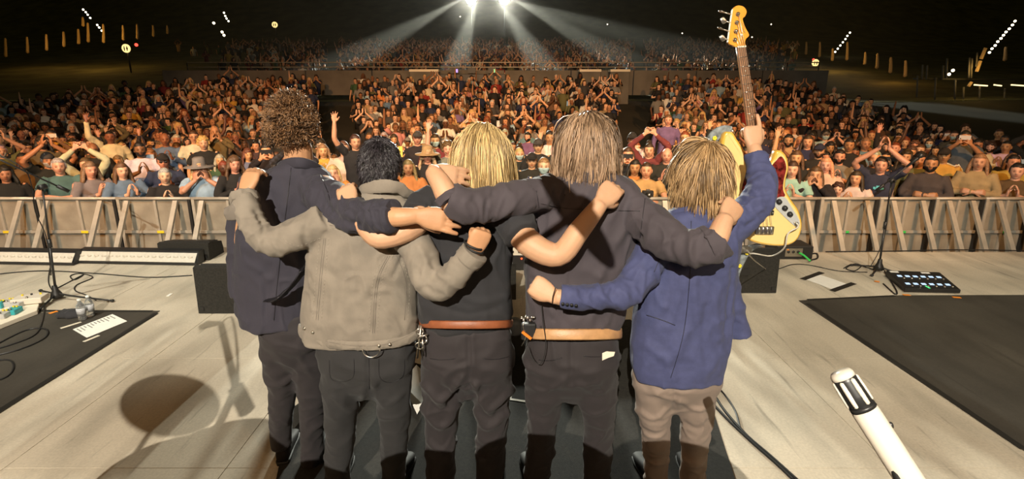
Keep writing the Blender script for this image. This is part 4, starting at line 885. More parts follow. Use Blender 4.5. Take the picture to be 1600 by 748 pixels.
# ---------------- fourth: light brown hair, charcoal shirt
b4 = (*P(888, 748, 2.3)[:2], 0)
hc4, HR4 = P(918, 228, 2.06), frame_of((.1, 1, .02), (.0, 0, 1))
J4 = [(262, 890, 950, 2.02, .06), (272, 872, 968, 2.02, .085), (283, 852, 988, 2.02, .105), (298, 840, 1004, 2.02, .12), (325, 830, 1010, 2.02, .13), (365, 822, 1000, 2.02, .135), (420, 818, 988, 2.02, .13), (460, 819, 984, 2.02, .13), (495, 823, 978, 2.02, .13), (512, 832, 970, 2.02, .12)]
g = Geo(); torso_core(g, J4)
g.tube([P(920, 285, 2.03), P(920, 262, 2.03), hc4+np.array([0, -.01, -.05])], [.062, .058, .058], 16, 3)
g.tube([P(852, 300, 1.95), P(775, 316, 1.84), P(712, 318, 1.80), P(688, 285, 1.82), P(676, 268, 1.86)], [.055, .050, .044, .038, .030], 16, 5)
add_hand(g, P(674, 268, 1.865), P(735, 281, 1.90)-P(674, 268, 1.865), (-.1, -.9, .5), 1, ((8, 18, 14),)*4, .10, 1.0, thumb=(.8, .5, -.3))
armR4 = [P(995, 335, 1.95), P(1060, 382, 1.80), P(1112, 378, 1.76), P(1130, 348, 1.79), P(1134, 341, 1.80)]
g.tube(armR4, [.056, .048, .043, .034, .030], 16, 5)
add_hand(g, P(1132, 345, 1.80), P(1152, 312, 1.87)-P(1132, 345, 1.80), (.15, -1, .4), -1, ((32, 48, 35), (36, 50, 35), (38, 50, 35), (40, 50, 35)), .05, 1.04, thumb=(.7, .6, -.5))
body4 = make_body(g, b4, 'tall person with shoulder-length light brown hair in a charcoal shirt', hc4, HR4, 1.04, M['skin'])
g = Geo(); g.loft(band_levels(J4), 30)
sl4L = [P(865, 300, 1.98), P(820, 308, 1.90), P(770, 318, 1.84), P(728, 320, 1.80), P(702, 308, 1.79)]
sl4R = [P(985, 325, 1.98), P(1020, 352, 1.89), P(1060, 384, 1.80), P(1098, 386, 1.76), P(1114, 380, 1.755)]
g.tube(sl4L, [.078, .074, .068, .068, .062], 20, 5, cap=.12); g.tube(sl4R, [.080, .078, .074, .070, .072], 20, 5, cap=.12)
me = solid(g, .0075, 4)
wrinkle(me, .006, (7, 7, 4), 33, [([(850, 290), (858, 340), (850, 400)], .006, 5), ([(868, 295), (872, 350), (880, 400)], -.005, 5), ([(985, 345), (965, 380), (940, 430)], .008, 7), ([(1000, 370), (985, 400), (975, 440)], -.008, 5), ([(1020, 340), (1010, 380), (1000, 410)], .007, 6), ([(770, 300), (760, 325), (770, 342)], -.007, 5),
    ([(740, 300), (725, 320), (735, 345)], .006, 5), ([(1050, 360), (1045, 390), (1055, 412)], -.007, 5), ([(1080, 360), (1078, 390), (1085, 415)], .006, 5), ([(830, 440), (850, 480), (845, 505)], .006, 4), ([(950, 450), (940, 480), (950, 505)], .006, 5), ([(865, 500), (870, 480), (862, 460)], -.005, 4)], (.005, (14, 14, 8)))
bunch(me, sl4L, .006, 12, 7, .1); bunch(me, sl4R, .007, 12, 8, .1)
st4 = link('shirt', me, M['charcoal_shirt'], body4); bv = local_bvh(st4)
gs = Geo(); seam(gs, bv, [(845, 318), (880, 325), (940, 328), (1000, 330)], .0011); seam(gs, bv, [(838, 298), (842, 330), (835, 362)], .0011); seam(gs, bv, [(1008, 310), (1004, 340), (1000, 372)], .0011); obj('seam', gs, M['lining'], st4)
gc = Geo(); cr = []
for k in range(13):
    t = k/12; cr.append(P(876+t*98, 283-10*math.sin(PI*t), 2.02-.095*math.sin(PI*t)**.8))
gc.tube(cr, [(.009, .016+.016*math.sin(PI*k/12)) for k in range(13)], 12, 1, cap=.2, up=(0, 0, 1)); link('collar', wrinkle(solid(gc, .005, 3), .003, (14, 14, 14), 17), M['charcoal_shirt'], st4)
for pth, r in (([P(1104, 384, 1.757), P(1116, 379, 1.755), P(1121, 375, 1.757)], .074), ([P(706, 311, 1.79), P(699, 301, 1.795)], .058)):
    gq = Geo(); gq.tube(pth, [(r, r*.95)]*len(pth), 22, 3, cap=.02); link('rolled_cuff', wrinkle(solid(gq, .005, 2), .004, (18, 18, 18), 19), M['charcoal_shirt'], st4)
T4 = [([P(858, 545, 2.03), P(852, 600, 2.06), P(848, 660, 2.12), P(840, 740, 2.2), P(836, 800, 2.27)], [(.096, .118), (.090, .108), (.076, .086), (.068, .076), (.066, .072)]),
      ([P(928, 545, 2.03), P(932, 600, 2.06), P(936, 660, 2.12), P(932, 740, 2.2), P(930, 800, 2.27)], [(.096, .118), (.090, .108), (.074, .086), (.066, .074), (.064, .07)])]
g = Geo(); legs(g, T4); g.loft(band_levels([(512, 826, 966, 2.02, .115), (535, 820, 968, 2.02, .125), (565, 817, 969, 2.03, .135), (586, 826, 960, 2.04, .12), (606, 852, 936, 2.06, .08), (622, 878, 910, 2.08, .04)]), 26)
me = solid(g, .009, 12); wrinkle(me, .006, (9, 9, 5), 34, [([(893, 530), (893, 560), (893, 600)], -.010, 4), ([(822, 600), (850, 612), (880, 595)], .009, 5), ([(905, 600), (935, 615), (962, 590)], .009, 5), ([(826, 640), (850, 655), (872, 640)], -.007, 5)], (.004, (6, 6, 12)))
for p, r in T4: bunch(me, p[2:4], .004, 7, 8, .10)
tr4 = link('trousers', me, M['black_trousers'], body4); bv = local_bvh(tr4)
belt('belt', (520, 820, 971), M['tan_leather'], body4, .023, 2.02, .150)
gs = Geo(); 
for x0, x1, y in ((842, 878, 562), (912, 955, 556)): seam(gs, bv, [(x0, y), ((x0+x1)/2, y+1), (x1, y-3)], .0016)
obj('pocket_seam', gs, M['lining'], tr4)
for bx in (845, 893, 941):
    h = surf_hit(bv, bx, 530, .002)
    if h: gg = Geo(); top = P(bx, 509, h[0][1]-.012); gg.beam(P(bx, 533, h[0][1]-.004), top, .010, .004); flatobj('belt_loop', gg, M['black_trousers'], tr4)
h = surf_hit(bv, 950, 555, .004)
if h:
    gg = Geo(); Yh = h[0][1]-.008; gg.prism([P(x, y, Yh) for x, y in ((941, 552), (948, 549), (961, 550), (959, 556), (950, 559), (941, 563))], (0, .003, 0)); tag(flatobj('paper_slip', gg, M['cream'], None, P(950, 556, Yh)), 'white slip of paper sticking out of a back trouser pocket', 'paper')
gp = Geo(); c = P(826, 517, 1.93); gp.box(c, (.030, .014, .036)); 
pk = tag(obj('radio_pack', gp, M['black_rubber'], None, c, smooth=False, bevel=.005), 'black wireless pack clipped to the tan belt', 'transmitter')
gp = Geo(); gp.beam(P(816, 518, 1.905), P(830, 529, 1.905), .011, .006); flatobj('orange_tab', gp, M['orange_plastic'], pk)
gp = Geo()
for k in range(7): gp.ball(P(815+k*3.2, 497+3*math.sin(k*2), 1.91), .006, 6, 5)
gp.tube([P(820, 500, 1.92), P(817, 510, 1.91), P(822, 525, 1.905), P(815, 540, 1.91)], .002, 5, 3); obj('keys', gp, M['metal'], pk)
gp = Geo(); gp.tube([P(846, 470, 1.88), P(848, 500, 1.875), P(853, 540, 1.872), P(845, 568, 1.873), P(832, 560, 1.88), P(824, 540, 1.90)], .0018, 5, 5); obj('cable', gp, M['black_rubber'], pk)
for px in (838, 932): shoe('shoe', None, (*P(px, 765, 2.22)[:2], 0), (*(P(px, 765, 2.22)[:2]+np.array([(px-885)*.001, .27])), 0), M['black_leather'], body4)
cut4 = lambda d: (d[:, 2] > -.3) & ((d[:, 1] < .45) | (d[:, 2] > .35))
me = hair_strands('hair', hc4, HR4, 1.04, 6500, .205, None, None, cut4, 'long', 19, .0023, 11, grav=.42, out=.18, clump=.42, jit=.006, tint=(.38, 1.45), start=(0, .2, .98), curl=.10, cfreq=3, lift=1.05)
join_meshes(me, hair_cap(hc4, HR4, 1.04, cut4, .008)); link('hair', me, M['hair_light_brown'], body4)

# ---------------- fifth: dark blond hair, blue jacket, holds up the bass
b5 = (*P(1055, 748, 2.3)[:2], 0)
hc5, HR5 = P(1098, 268, 2.05), frame_of((-.02, 1, -.38), (.02, 0, 1))
J5 = [(318, 1068, 1128, 2.02, .06), (328, 1045, 1145, 2.02, .085), (340, 1026, 1155, 2.02, .10), (358, 1016, 1158, 2.02, .115), (395, 1008, 1155, 2.02, .125), (440, 1000, 1148, 2.02, .125), (490, 992, 1142, 2.02, .12), (540, 986, 1136, 2.02, .128), (568, 985, 1131, 2.02, .13), (584, 988, 1126, 2.02, .13)]
g = Geo(); torso_core(g, J5)
g.tube([P(1098, 335, 2.03), P(1098, 312, 2.03), hc5+np.array([0, -.02, -.05])], [.060, .057, .057], 16, 3)
armL5 = [P(1020, 385, 1.98), P(985, 452, 1.87), P(905, 466, 1.80), P(868, 463, 1.79)]
g.tube(armL5, [.050, .036, .033, .029], 16, 5)
add_hand(g, P(866, 463, 1.79), P(832, 443, 1.81)-P(866, 463, 1.79), (.1, -1, .25), 1, FIST, .04, 1.0, thumb=(.8, .5, -.15), tcurl=40)
armR5 = [P(1140, 365, 1.99), P(1192, 302, 2.05), P(1186, 262, 2.13), P(1178, 230, 2.19)]
g.tube(armR5, [.052, .032, .033, .028], 16, 5)
add_hand(g, P(1178, 232, 2.19), P(1175, 190, 2.22)-P(1178, 232, 2.19), (.05, -1, .05), -1, ((12, 10, 5), (70, 80, 45), (75, 85, 50), (78, 85, 50)), .06, 1.0, thumb=(.75, .7, -.3), tcurl=20)
body5 = make_body(g, b5, 'person with dark blond hair in a blue blazer, holding up a bass', hc5, HR5, 1.0, M['skin'])
g = Geo(); g.loft(band_levels(J5), 30)
sl5L = [P(1030, 375, 2.0), P(1008, 415, 1.93), P(984, 452, 1.87), P(935, 464, 1.82), P(890, 464, 1.79), P(874, 463, 1.79)]
sl5R = [P(1128, 362, 2.0), P(1160, 340, 2.01), P(1189, 304, 2.05), P(1188, 270, 2.12), P(1180, 240, 2.17)]
g.tube(sl5L, [.078, .072, .064, .055, .050, .050], 18, 5, cap=.08); g.tube(sl5R, [.078, .072, .062, .054, .048], 18, 5, cap=.08)
g.tube([P(1132, 400, 2.04), P(1142, 460, 2.05), P(1150, 505, 2.06), P(1153, 523, 2.06)], [(.04, .05), (.05, .05), (.058, .05), (.062, .05)], 16, 4, cap=.1)
me = solid(g, .0075, 4)
fold5 = [([(1020, 430), (1030, 470), (1040, 480)], .007, 6), ([(1085, 440), (1080, 500), (1050, 560)], .008, 9), ([(1105, 480), (1100, 530), (1105, 570)], -.007, 6), ([(1012, 540), (1040, 560), (1050, 590)], .009, 8), ([(1130, 430), (1120, 480), (1125, 530)], .007, 6), ([(1146, 420), (1142, 470), (1136, 520)], -.012, 4),
         ([(1150, 345), (1165, 355), (1180, 345)], -.009, 4), ([(1158, 325), (1172, 335), (1195, 325)], .008, 4), ([(1165, 300), (1182, 305), (1202, 300)], -.008, 4), ([(1168, 280), (1185, 283), (1203, 272)], .006, 4), ([(1000, 420), (990, 440), (1000, 470)], .007, 5), ([(960, 445), (955, 465), (965, 485)], -.007, 4), ([(925, 448), (920, 465), (930, 482)], .006, 4)]
wrinkle(me, .006, (6, 6, 4), 43, fold5, (.0045, (13, 13, 7)))
bunch(me, sl5L, .007, 14, 9, .09); bunch(me, sl5R, .007, 14, 10, .09)
jk5 = link('blazer', me, M['blue_wool'], body5); bv = local_bvh(jk5)
gs = Geo(); seam(gs, bv, [(1080, 345), (1078, 430), (1068, 520), (1048, 590)], .0012); seam(gs, bv, [(1010, 492), (1035, 500), (1055, 508)], .0016); seam(gs, bv, [(1030, 350), (1034, 390), (1022, 425)], .0012); obj('seam', gs, M['lining'], jk5)
gc = Geo(); cr = []
for k in range(13):
    t = k/12; cr.append(P(1046+t*104, 334-7*math.sin(PI*t), 2.02-.075*math.sin(PI*t)**.8))
gc.tube(cr, [(.009, .012+.012*math.sin(PI*k/12)) for k in range(13)], 12, 1, cap=.2, up=(0, 0, 1)); link('collar', wrinkle(solid(gc, .005, 3), .002, (14, 14, 14), 27), M['blue_wool'], jk5)
for k in range(4):
    h = surf_hit(bv, 879+k*7, 474+k*.8, .002)
    if h: gg = Geo(); gg.cyl(h[0], h[0]+h[1]*.004, .0068, 10); obj('button', gg, M['black_rubber'], jk5)
gq = Geo(); gq.tube([P(868, 450, 1.755), P(864, 463, 1.75), P(863, 474, 1.76)], .002, 5, 3); obj('bracelet', gq, M['black_leather'], body5)
T5 = [([P(1022, 590, 2.05), P(1022, 630, 2.08), P(1024, 680, 2.14), P(1025, 740, 2.22), P(1025, 790, 2.27)], [(.088, .105), (.080, .096), (.066, .074), (.060, .066), (.058, .06)]),
      ([P(1090, 590, 2.05), P(1088, 630, 2.08), P(1086, 680, 2.14), P(1083, 740, 2.22), P(1082, 790, 2.27)], [(.090, .105), (.082, .096), (.068, .076), (.061, .066), (.058, .06)])]
g = Geo(); legs(g, T5); g.loft(band_levels([(560, 990, 1124, 2.03, .11), (590, 988, 1127, 2.04, .125), (608, 996, 1118, 2.06, .11), (625, 1020, 1092, 2.07, .07), (640, 1042, 1072, 2.09, .04)]), 24)
me = solid(g, .009, 12); wrinkle(me, .005, (9, 9, 6), 44, [([(992, 600), (1020, 615), (1048, 605)], .006, 4), ([(996, 640), (1022, 655), (1046, 635)], .009, 4), ([(1062, 625), (1090, 640), (1118, 625)], .008, 4), ([(1065, 660), (1090, 672), (1112, 655)], -.007, 4), ([(1000, 670), (1024, 680), (1044, 668)], -.006, 4), ([(1056, 600), (1055, 625), (1053, 640)], -.010, 4)], (.0035, (7, 7, 14)))
for p, r in T5: bunch(me, p[2:4], .004, 7, 11, .10)
tr5 = link('trousers', me, M['taupe_chinos'], body5)
for px in (1025, 1084): shoe('shoe', None, (*P(px, 765, 2.22)[:2], 0), (*(P(px, 765, 2.22)[:2]+np.array([(px-1055)*.001, .27])), 0), M['black_leather'], body5)
cut5 = lambda d: (d[:, 2] > -.42) & ((d[:, 1] < .45) | (d[:, 2] > .35))
me = hair_strands('hair', hc5, HR5, 1.0, 6500, .165, None, None, cut5, 'mid', 26, .0023, 9, grav=.34, out=.14, clump=.55, jit=.006, tint=(.34, 1.5), start=(.12, -.50, .86), lift=1.04)
join_meshes(me, hair_cap(hc5, HR5, 1.0, cut5, .007)); link('hair', me, M['hair_dark_blonde'], body5)
# ================================================================= the raised bass
M['bass_cream'] = mat('bass_cream', (.80, .58, .23), .22, coat=.6, nscale=3, namt=.05)
M['bass_edge'] = mat('bass_edge', (.72, .42, .07), .25, coat=.6)
M['tortoise'] = mat('tortoise', (.17, .020, .016), .2, coat=.5, nscale=55, namt=.85)
M['amber_maple'] = mat('amber_maple', (.72, .30, .035), .3, coat=.5, nscale=14, namt=.10)
M['rosewood'] = mat('rosewood', (.26, .13, .065), .5, nscale=50, namt=.2)
GY = 2.28
def PG(px, py, dy=0): return P(px, py, GY+dy*0)+np.array([0, dy, 0])
body_o = [(1136, 206), (1131, 213), (1128, 232), (1131, 262), (1137, 290), (1140, 312), (1141, 335), (1150, 358), (1170, 375), (1197, 383), (1228, 384), (1246, 375), (1254, 354), (1249, 330), (1237, 312), (1228.5, 296), (1229, 280), (1233, 262), (1230, 245), (1222, 236), (1214, 237), (1209, 249), (1201, 259), (1192, 261), (1180, 252), (1169, 242), (1161, 231), (1152, 217), (1145, 207)]
ob = catm(body_o+[body_o[0]], 4)[:-1]; cen = np.mean(ob, 0)
bs = empty('bass_guitar', PG(1190, 383, .02), 'cream electric bass with red tortoise pickguard, held up by the person in blue', 'guitar')
bs['label'] = 'cream electric bass with red tortoise pickguard, held up high by its neck'
g = Geo(); n = len(ob); layers = []
for dy, ins in ((.006, .006), (.001, .0115), (0, .02)): pass
lay = [(.0, .012), (.0015, .005), (.007, .0), (.038, .0), (.044, .005), (.046, .012)]
V = []
w3 = np.array([PG(*p) for p in ob]); c3 = w3.mean(0)
nr = []
for i in range(n):
    t = w3[(i+1) % n]-w3[i-1]; m_ = unit(np.cross(t, [0, 1, 0])); nr.append(m_)
nr = np.array(nr); 
if np.mean(np.einsum('ij,ij->i', nr, w3-c3)) < 0: nr = -nr
for dy, ins in lay: V += [p-q*ins*.8+np.array([0, dy, 0]) for p, q in zip(w3, nr)]
Fc = [tuple(range(n))]+[tuple(range((len(lay)-1)*n, len(lay)*n))[::-1]]
for l in range(len(lay)-1):
    for k in range(n): Fc.append((l*n+k, (l+1)*n+k, (l+1)*n+(k+1) % n, l*n+(k+1) % n))
g.add(V, Fc); bo = flatobj('body', g, M['bass_cream'], bs); bo.data.materials.append(M['bass_edge'])
for p in bo.data.polygons:
    if 4 == len(p.vertices) : p.material_index = 1; p.use_smooth = True
def plate(name, pts, mt, z0=.0, th=.003, par=bs, sub=3, sm=False):
    q = catm(list(pts)+[pts[0]], sub)[:-1] if sub > 1 else pts; g = Geo(); g.prism([PG(*p, -z0-th) for p in q], (0, th, 0)); return flatobj(name, g, mt, par)
pgd = plate('pickguard', [(1162, 236), (1168, 245), (1180, 256), (1192, 264), (1203, 262), (1212, 251), (1220, 244), (1226, 252), (1228, 264), (1224, 282), (1223, 296), (1226, 306), (1214, 309), (1205, 318), (1188, 320), (1166, 314), (1159, 296), (1166, 268), (1163, 250)], M['tortoise'], 0, .003)
cpl = plate('control_plate', [(1206, 318), (1211, 311), (1219, 307), (1227, 309), (1237, 324), (1248, 343), (1248, 351), (1242, 353), (1228, 341), (1216, 329)], mat('plate_steel', (.62, .62, .60), .35, .35), .0005, .0035)
for x, y in ((1216, 314.5), (1225, 324.5), (1233, 334)):
    c = PG(x, y, -.004); g = Geo(); g.cyl(c, c-(0, .015, 0), .0105, 16, .009); k_ = obj('knob', g, M['black_plastic'], cpl); g = Geo(); g.cyl(c, c-(0, .003, 0), .0125, 16); obj('skirt', g, M['black_plastic'], k_)
c = PG(1241, 347, -.004); g = Geo(); g.cyl(c, c-(0, .022, 0), .006, 10); obj('jack_plug', g, M['metal'], cpl)
g = Geo(); g.box(PG(1194, 359, -.006), (.040, .005, .019)); br = flatobj('bridge', g, M['metal'], bs, bevel=.001)
for k in range(4): g = Geo(); g.tube([PG(1184+k*6.4, 354, -.014), PG(1184+k*6.4, 363, -.014)], .0058, 10, 1); obj('saddle', g, M['metal'], br)
for x0, x1, y0, y1 in ((1178, 1207, 328, 335), (1176, 1201, 296, 303)):
    g = Geo(); a, b_ = PG(x0, y0), PG(x1, y1); g.box((a+b_)/2-(0, .006, 0), (abs(b_[0]-a[0])/2, .006, abs(b_[2]-a[2])/2)); pk_ = flatobj('pickup', g, M['black_plastic'], bs, bevel=.001)
    for k in range(8): c = a*(1-(k+.5)/8)+b_*((k+.5)/8); c = np.array([c[0], GY-.012, (a[2]+b_[2])/2]); g = Geo(); g.cyl(c, c-(0, .002, 0), .003, 8); obj('pole_piece', g, M['metal'], pk_)
nut = ((1150.5, 74), (1163, 73)); heel = ((1176, 262), (1193, 260))
def nk(u, v): return (nut[0][0]*(1-u)*(1-v)+nut[1][0]*u*(1-v)+heel[0][0]*(1-u)*v+heel[1][0]*u*v, nut[0][1]*(1-u)*(1-v)+nut[1][1]*u*(1-v)+heel[0][1]*(1-u)*v+heel[1][1]*u*v)
g = Geo(); rings = []
for k in range(12):
    v = k/11; a, b_ = PG(*nk(0, v)), PG(*nk(1, v)); c = (a+b_)/2; rings.append((c+np.array([0, .002, 0]), (b_-a)/2, np.array([0, .014, 0]), 2.5))
g.loft(rings, 14, .1); obj('neck', g, M['amber_maple'], bs)
g = Geo(); g.prism([PG(*nk(0, 0), -.012), PG(*nk(1, 0), -.012), PG(*nk(1, 1.16), -.012), PG(*nk(0, 1.16), -.012)], (0, .012, 0)); fb = flatobj('fingerboard', g, M['rosewood'], bs)
L_ = 1.49
for k in range(1, 21):
    v = (1-2**(-k/12))*L_
    if v > 1.14: break
    g = Geo(); a, b_ = PG(*nk(0, v), -.0128), PG(*nk(1, v), -.0128); g.cyl(a, b_, .0013, 6); obj('fret', g, M['metal'], fb)
for k in (3, 5, 7, 9, 12, 15):
    v = ((1-2**(-k/12))+(1-2**(-(k-1)/12)))/2*L_; c = PG(*nk(.5, v), -.0122); g = Geo(); g.cyl(c, c-(0, .0008, 0), .003, 10); obj('inlay', g, M['cream'], fb)
plate('nut', [(1150, 72.5), (1163.5, 71.5), (1163.7, 74), (1150.2, 75)], M['cream'], .010, .005, sub=1)
hd = [(1144.5, 14), (1148, 10.5), (1153, 9), (1160, 10.5), (1164.5, 15), (1165.5, 20), (1163, 26), (1159.5, 30), (1163, 42), (1169.5, 55), (1164.5, 61), (1163, 67), (1163.4, 73), (1150, 74), (1144, 71), (1138, 68.5), (1137.5, 62), (1140, 42)]
g = Geo(); hq = catm(hd+[hd[0]], 3)[:-1]; g.prism([PG(*p, -.008) for p in hq], (0, .015, 0)); hs_ = flatobj('headstock', g, M['amber_maple'], bs, bevel=.0012)
g = Geo(); g.prism([PG(*p, .0072) for p in [(1143.5, 16), (1145, 14), (1140.5, 66), (1136.5, 66)]], (0, -.014, 0)); flatobj('headstock_edge', g, M['cream'], hs_)
for (x, y), (kx, ky), broad in (((1151, 22.5), (1128, 19), 0), ((1149.3, 35.6), (1131, 33), 1), ((1148, 49.5), (1126, 45.5), 0), ((1146.6, 62.6), (1129.5, 60.5), 1)):
    c = PG(x, y, -.010); g = Geo(); g.cyl(c+(0, .012, 0), c-(0, .012, 0), .0052, 12); g.cyl(c, c-(0, .002, 0), .0085, 14); t_ = obj('tuner', g, M['metal'], hs_)
    a = PG(x-8, y-.5, .004); b_ = PG(kx+4, ky, .004); g = Geo(); g.cyl(a, b_, .0028, 8)
    g.loft([(b_+unit(b_-a)*s, np.array([0, 0, 1])*(w_ if broad else .0028), np.array([0, 1, 0])*(.0028 if broad else w_)) for s, w_ in ((-.002, .004), (.004, .010), (.012, .0145), (.019, .011), (.023, .004))], 14, .2); obj('tuner_key', g, M['metal'], hs_)
g = Geo(); c = PG(1157, 55, -.009); g.cyl(c, c-(0, .004, 0), .0055, 14); g.cyl(c, c-(0, .006, 0), .002, 8); obj('string_tree', g, M['cream'], hs_)
g = Geo(); g.tube([PG(1158, 36, -.0085), PG(1161, 42, -.0085), PG(1160, 47, -.0085), PG(1163, 52, -.0085)], .0010, 5, 3); obj('script_mark', g, M['ink'], hs_)
for k, (x, y) in enumerate(((1151, 22.5), (1149.3, 35.6), (1148, 49.5), (1146.6, 62.6))):
    u = (.84-k*.22); g = Geo(); g.tube([PG(x, y, -.019), PG(*nk(u, 0), -.017), PG(*nk(u, .75), -.020), PG(1203.2-k*6.4, 357, -.022)], .0011-.0001*k, 5, 1); obj('string', g, M['metal'], bs)
g = Geo(); g.cyl(PG(1150, 209, .02), PG(1146, 203, .02), .006, 10); obj('strap_button', g, M['metal'], bs)
# strap: patterned webbing, one length up at the horn, one hanging below the body
st = empty('guitar_strap', PG(1160, 430, .1), 'patterned webbing guitar strap with yellow flowers hanging from the bass', 'strap')
M['strap'] = mat('strap_webbing', (.20, .22, .22), .9, nscale=40, namt=.6, bump=.3)
def webb(pts, ws, par=st, name='webbing', dy0=0):
    g = Geo(); g.tube(pts, [(w_, .003) for w_ in ws], 10, 5, up=(0, 1, 0), cap=.05); return obj(name, g, M['strap'], par)
w1 = webb([PG(1146, 205, .02), PG(1136, 205, .035), PG(1124, 213, .05), PG(1119, 228, .06), PG(1121, 246, .07)], [.020, .024, .026, .026, .026])
w2 = webb([PG(1192, 385, .03), PG(1186, 398, .10), PG(1177, 415, .12), PG(1166, 438, .12), PG(1157, 468, .10)], [.020, .024, .026, .028, .028])
for (x, y, dd), par in (((1122, 217, .048), w1), ((1120, 234, .058), w1), ((1182, 405, .108), w2), ((1171, 427, .115), w2), ((1163, 447, .112), w2), ((1158, 461, .10), w2)):
    c = PG(x, y, dd-.010); g = Geo()
    for k in range(5): g.ball(c+.006*np.array([math.cos(k*1.257), 0, math.sin(k*1.257)]), (.0055, .002, .0055), 6, 4)
    obj('flower', g, M['yellow_tape'], par)
g = Geo(); g.box(PG(1180, 398, .088), (.024, .005, .018)); flatobj('buckle', g, M['metal'], w2)
g = Geo(); g.tube([PG(1241, 347, -.025), PG(1240, 352, -.035), PG(1226, 362, -.03), PG(1222, 385, -.02), PG(1222, 410, .1), PG(1216, 430, .3), np.array([*G(1200, 424)[:2], .01])], .0035, 6, 6)
tag(obj('cable', g, mat('clear_cable', (.55, .5, .42), .3), None, PG(1222, 385, -.02)), 'pale instrument cable hanging from the bass jack to the floor', 'cable')
# ================================================================= the audience
M['crowd_skin'] = mat('crowd_skin', (1, 1, 1), .48, objcol=True, attr='tint', spec=.5)
M['crowd_cloth'] = mat('crowd_cloth', (1, 1, 1), .9, objcol=True, nscale=9, namt=.2)
M['crowd_hair'] = mat('crowd_hair', (1, 1, 1), .6, objcol=True, nscale=60, namt=.45)
def plaid():
    m = mat('crowd_plaid', (1, 1, 1), .9, objcol=True); N, L = nodes(m); b = N['Principled BSDF']; tc = N.new('ShaderNodeTexCoord'); ck = N.new('ShaderNodeTexChecker'); ck.inputs['Scale'].default_value = 22
    src = [l.from_socket for l in L if l.to_socket == b.inputs['Base Color']][0]; L.new(tc.outputs['Object'], ck.inputs['Vector']); L.new(src, ck.inputs['Color1']); ck.inputs['Color2'].default_value = (.03, .03, .04, 1); L.new(ck.outputs['Color'], b.inputs['Base Color']); return m
M['crowd_plaid'] = plaid()
HC = np.array([0, .02, 1.58]); HRc = frame_of((0, 1, .02))
POSES = {  # (elbow, wrist, finger direction, back of hand) for the right (+x) arm then the left; mirrored when one is given
 'down': [((.27, -.02, 1.12), (.27, .10, .88), (0, .2, -1), (1, 0, 0))],
 'clap': [((.28, .12, 1.14), (.055, .33, 1.27), (-.12, .25, 1), (1, -.1, .0))],
 'clap_high': [((.31, .14, 1.60), (.055, .17, 1.83), (-.08, 0, 1), (1, 0, 0))],
 'arms_up': [((.33, .07, 1.62), (.39, .08, 1.88), (.05, 0, 1), (0, -1, 0))],
 'one_up': [((.31, .07, 1.63), (.30, .08, 1.90), (-.05, 0, 1), (0, -1, 0)), ((-.27, -.02, 1.12), (-.27, .10, .88), (0, .2, -1), (-1, 0, 0))],
 'phone': [((.25, .22, 1.31), (.085, .38, 1.50), (-.35, .05, 1), (.7, .7, 0))],
 'phone_up': [((.27, .18, 1.48), (.12, .26, 1.74), (-.1, 0, 1), (.3, .9, 0)), ((-.27, .10, 1.14), (-.12, .28, 1.20), (1, .2, .2), (0, 1, 0))],
 'cup': [((.25, .20, 1.29), (.075, .15, 1.43), (-.10, -.04, 1), (.8, .6, 0))],
 'crossed': [((.26, .09, 1.14), (-.02, .22, 1.17), (-1, .0, .1), (0, 1, .3))],
 'lean': [((.28, .20, 1.20), (.06, .40, 1.19), (-1, .15, 0), (0, .2, 1))],
 'heart': [((.29, .10, 1.66), (.075, .13, 1.86), (-.45, 0, .9), (.3, -1, 0))],
}
UP = {'clap_high', 'arms_up', 'one_up', 'heart'}
def arms(pose):
    a = POSES[pose]
    if len(a) == 1: (e, w, f, n) = a[0]; mr = lambda q: (-q[0], q[1], q[2]); a = [a[0], (mr(e), mr(w), mr(f), mr(n))]
    return a
def shoulder(s, pose, k): 
    up = pose in UP and not (pose == 'one_up' and k == 1); return np.array([s*.185, 0, 1.40+(.035 if up else 0)])
def zrings(rows, pw=2.4): return [(np.array([0, y, z]), np.array([a, 0, 0]), np.array([0, b, 0]), pw) for z, a, b, y in rows]
PROTO = {}
def reg(key, me, m=None):
    if m: me.materials.append(m)
    PROTO[key] = me; return me
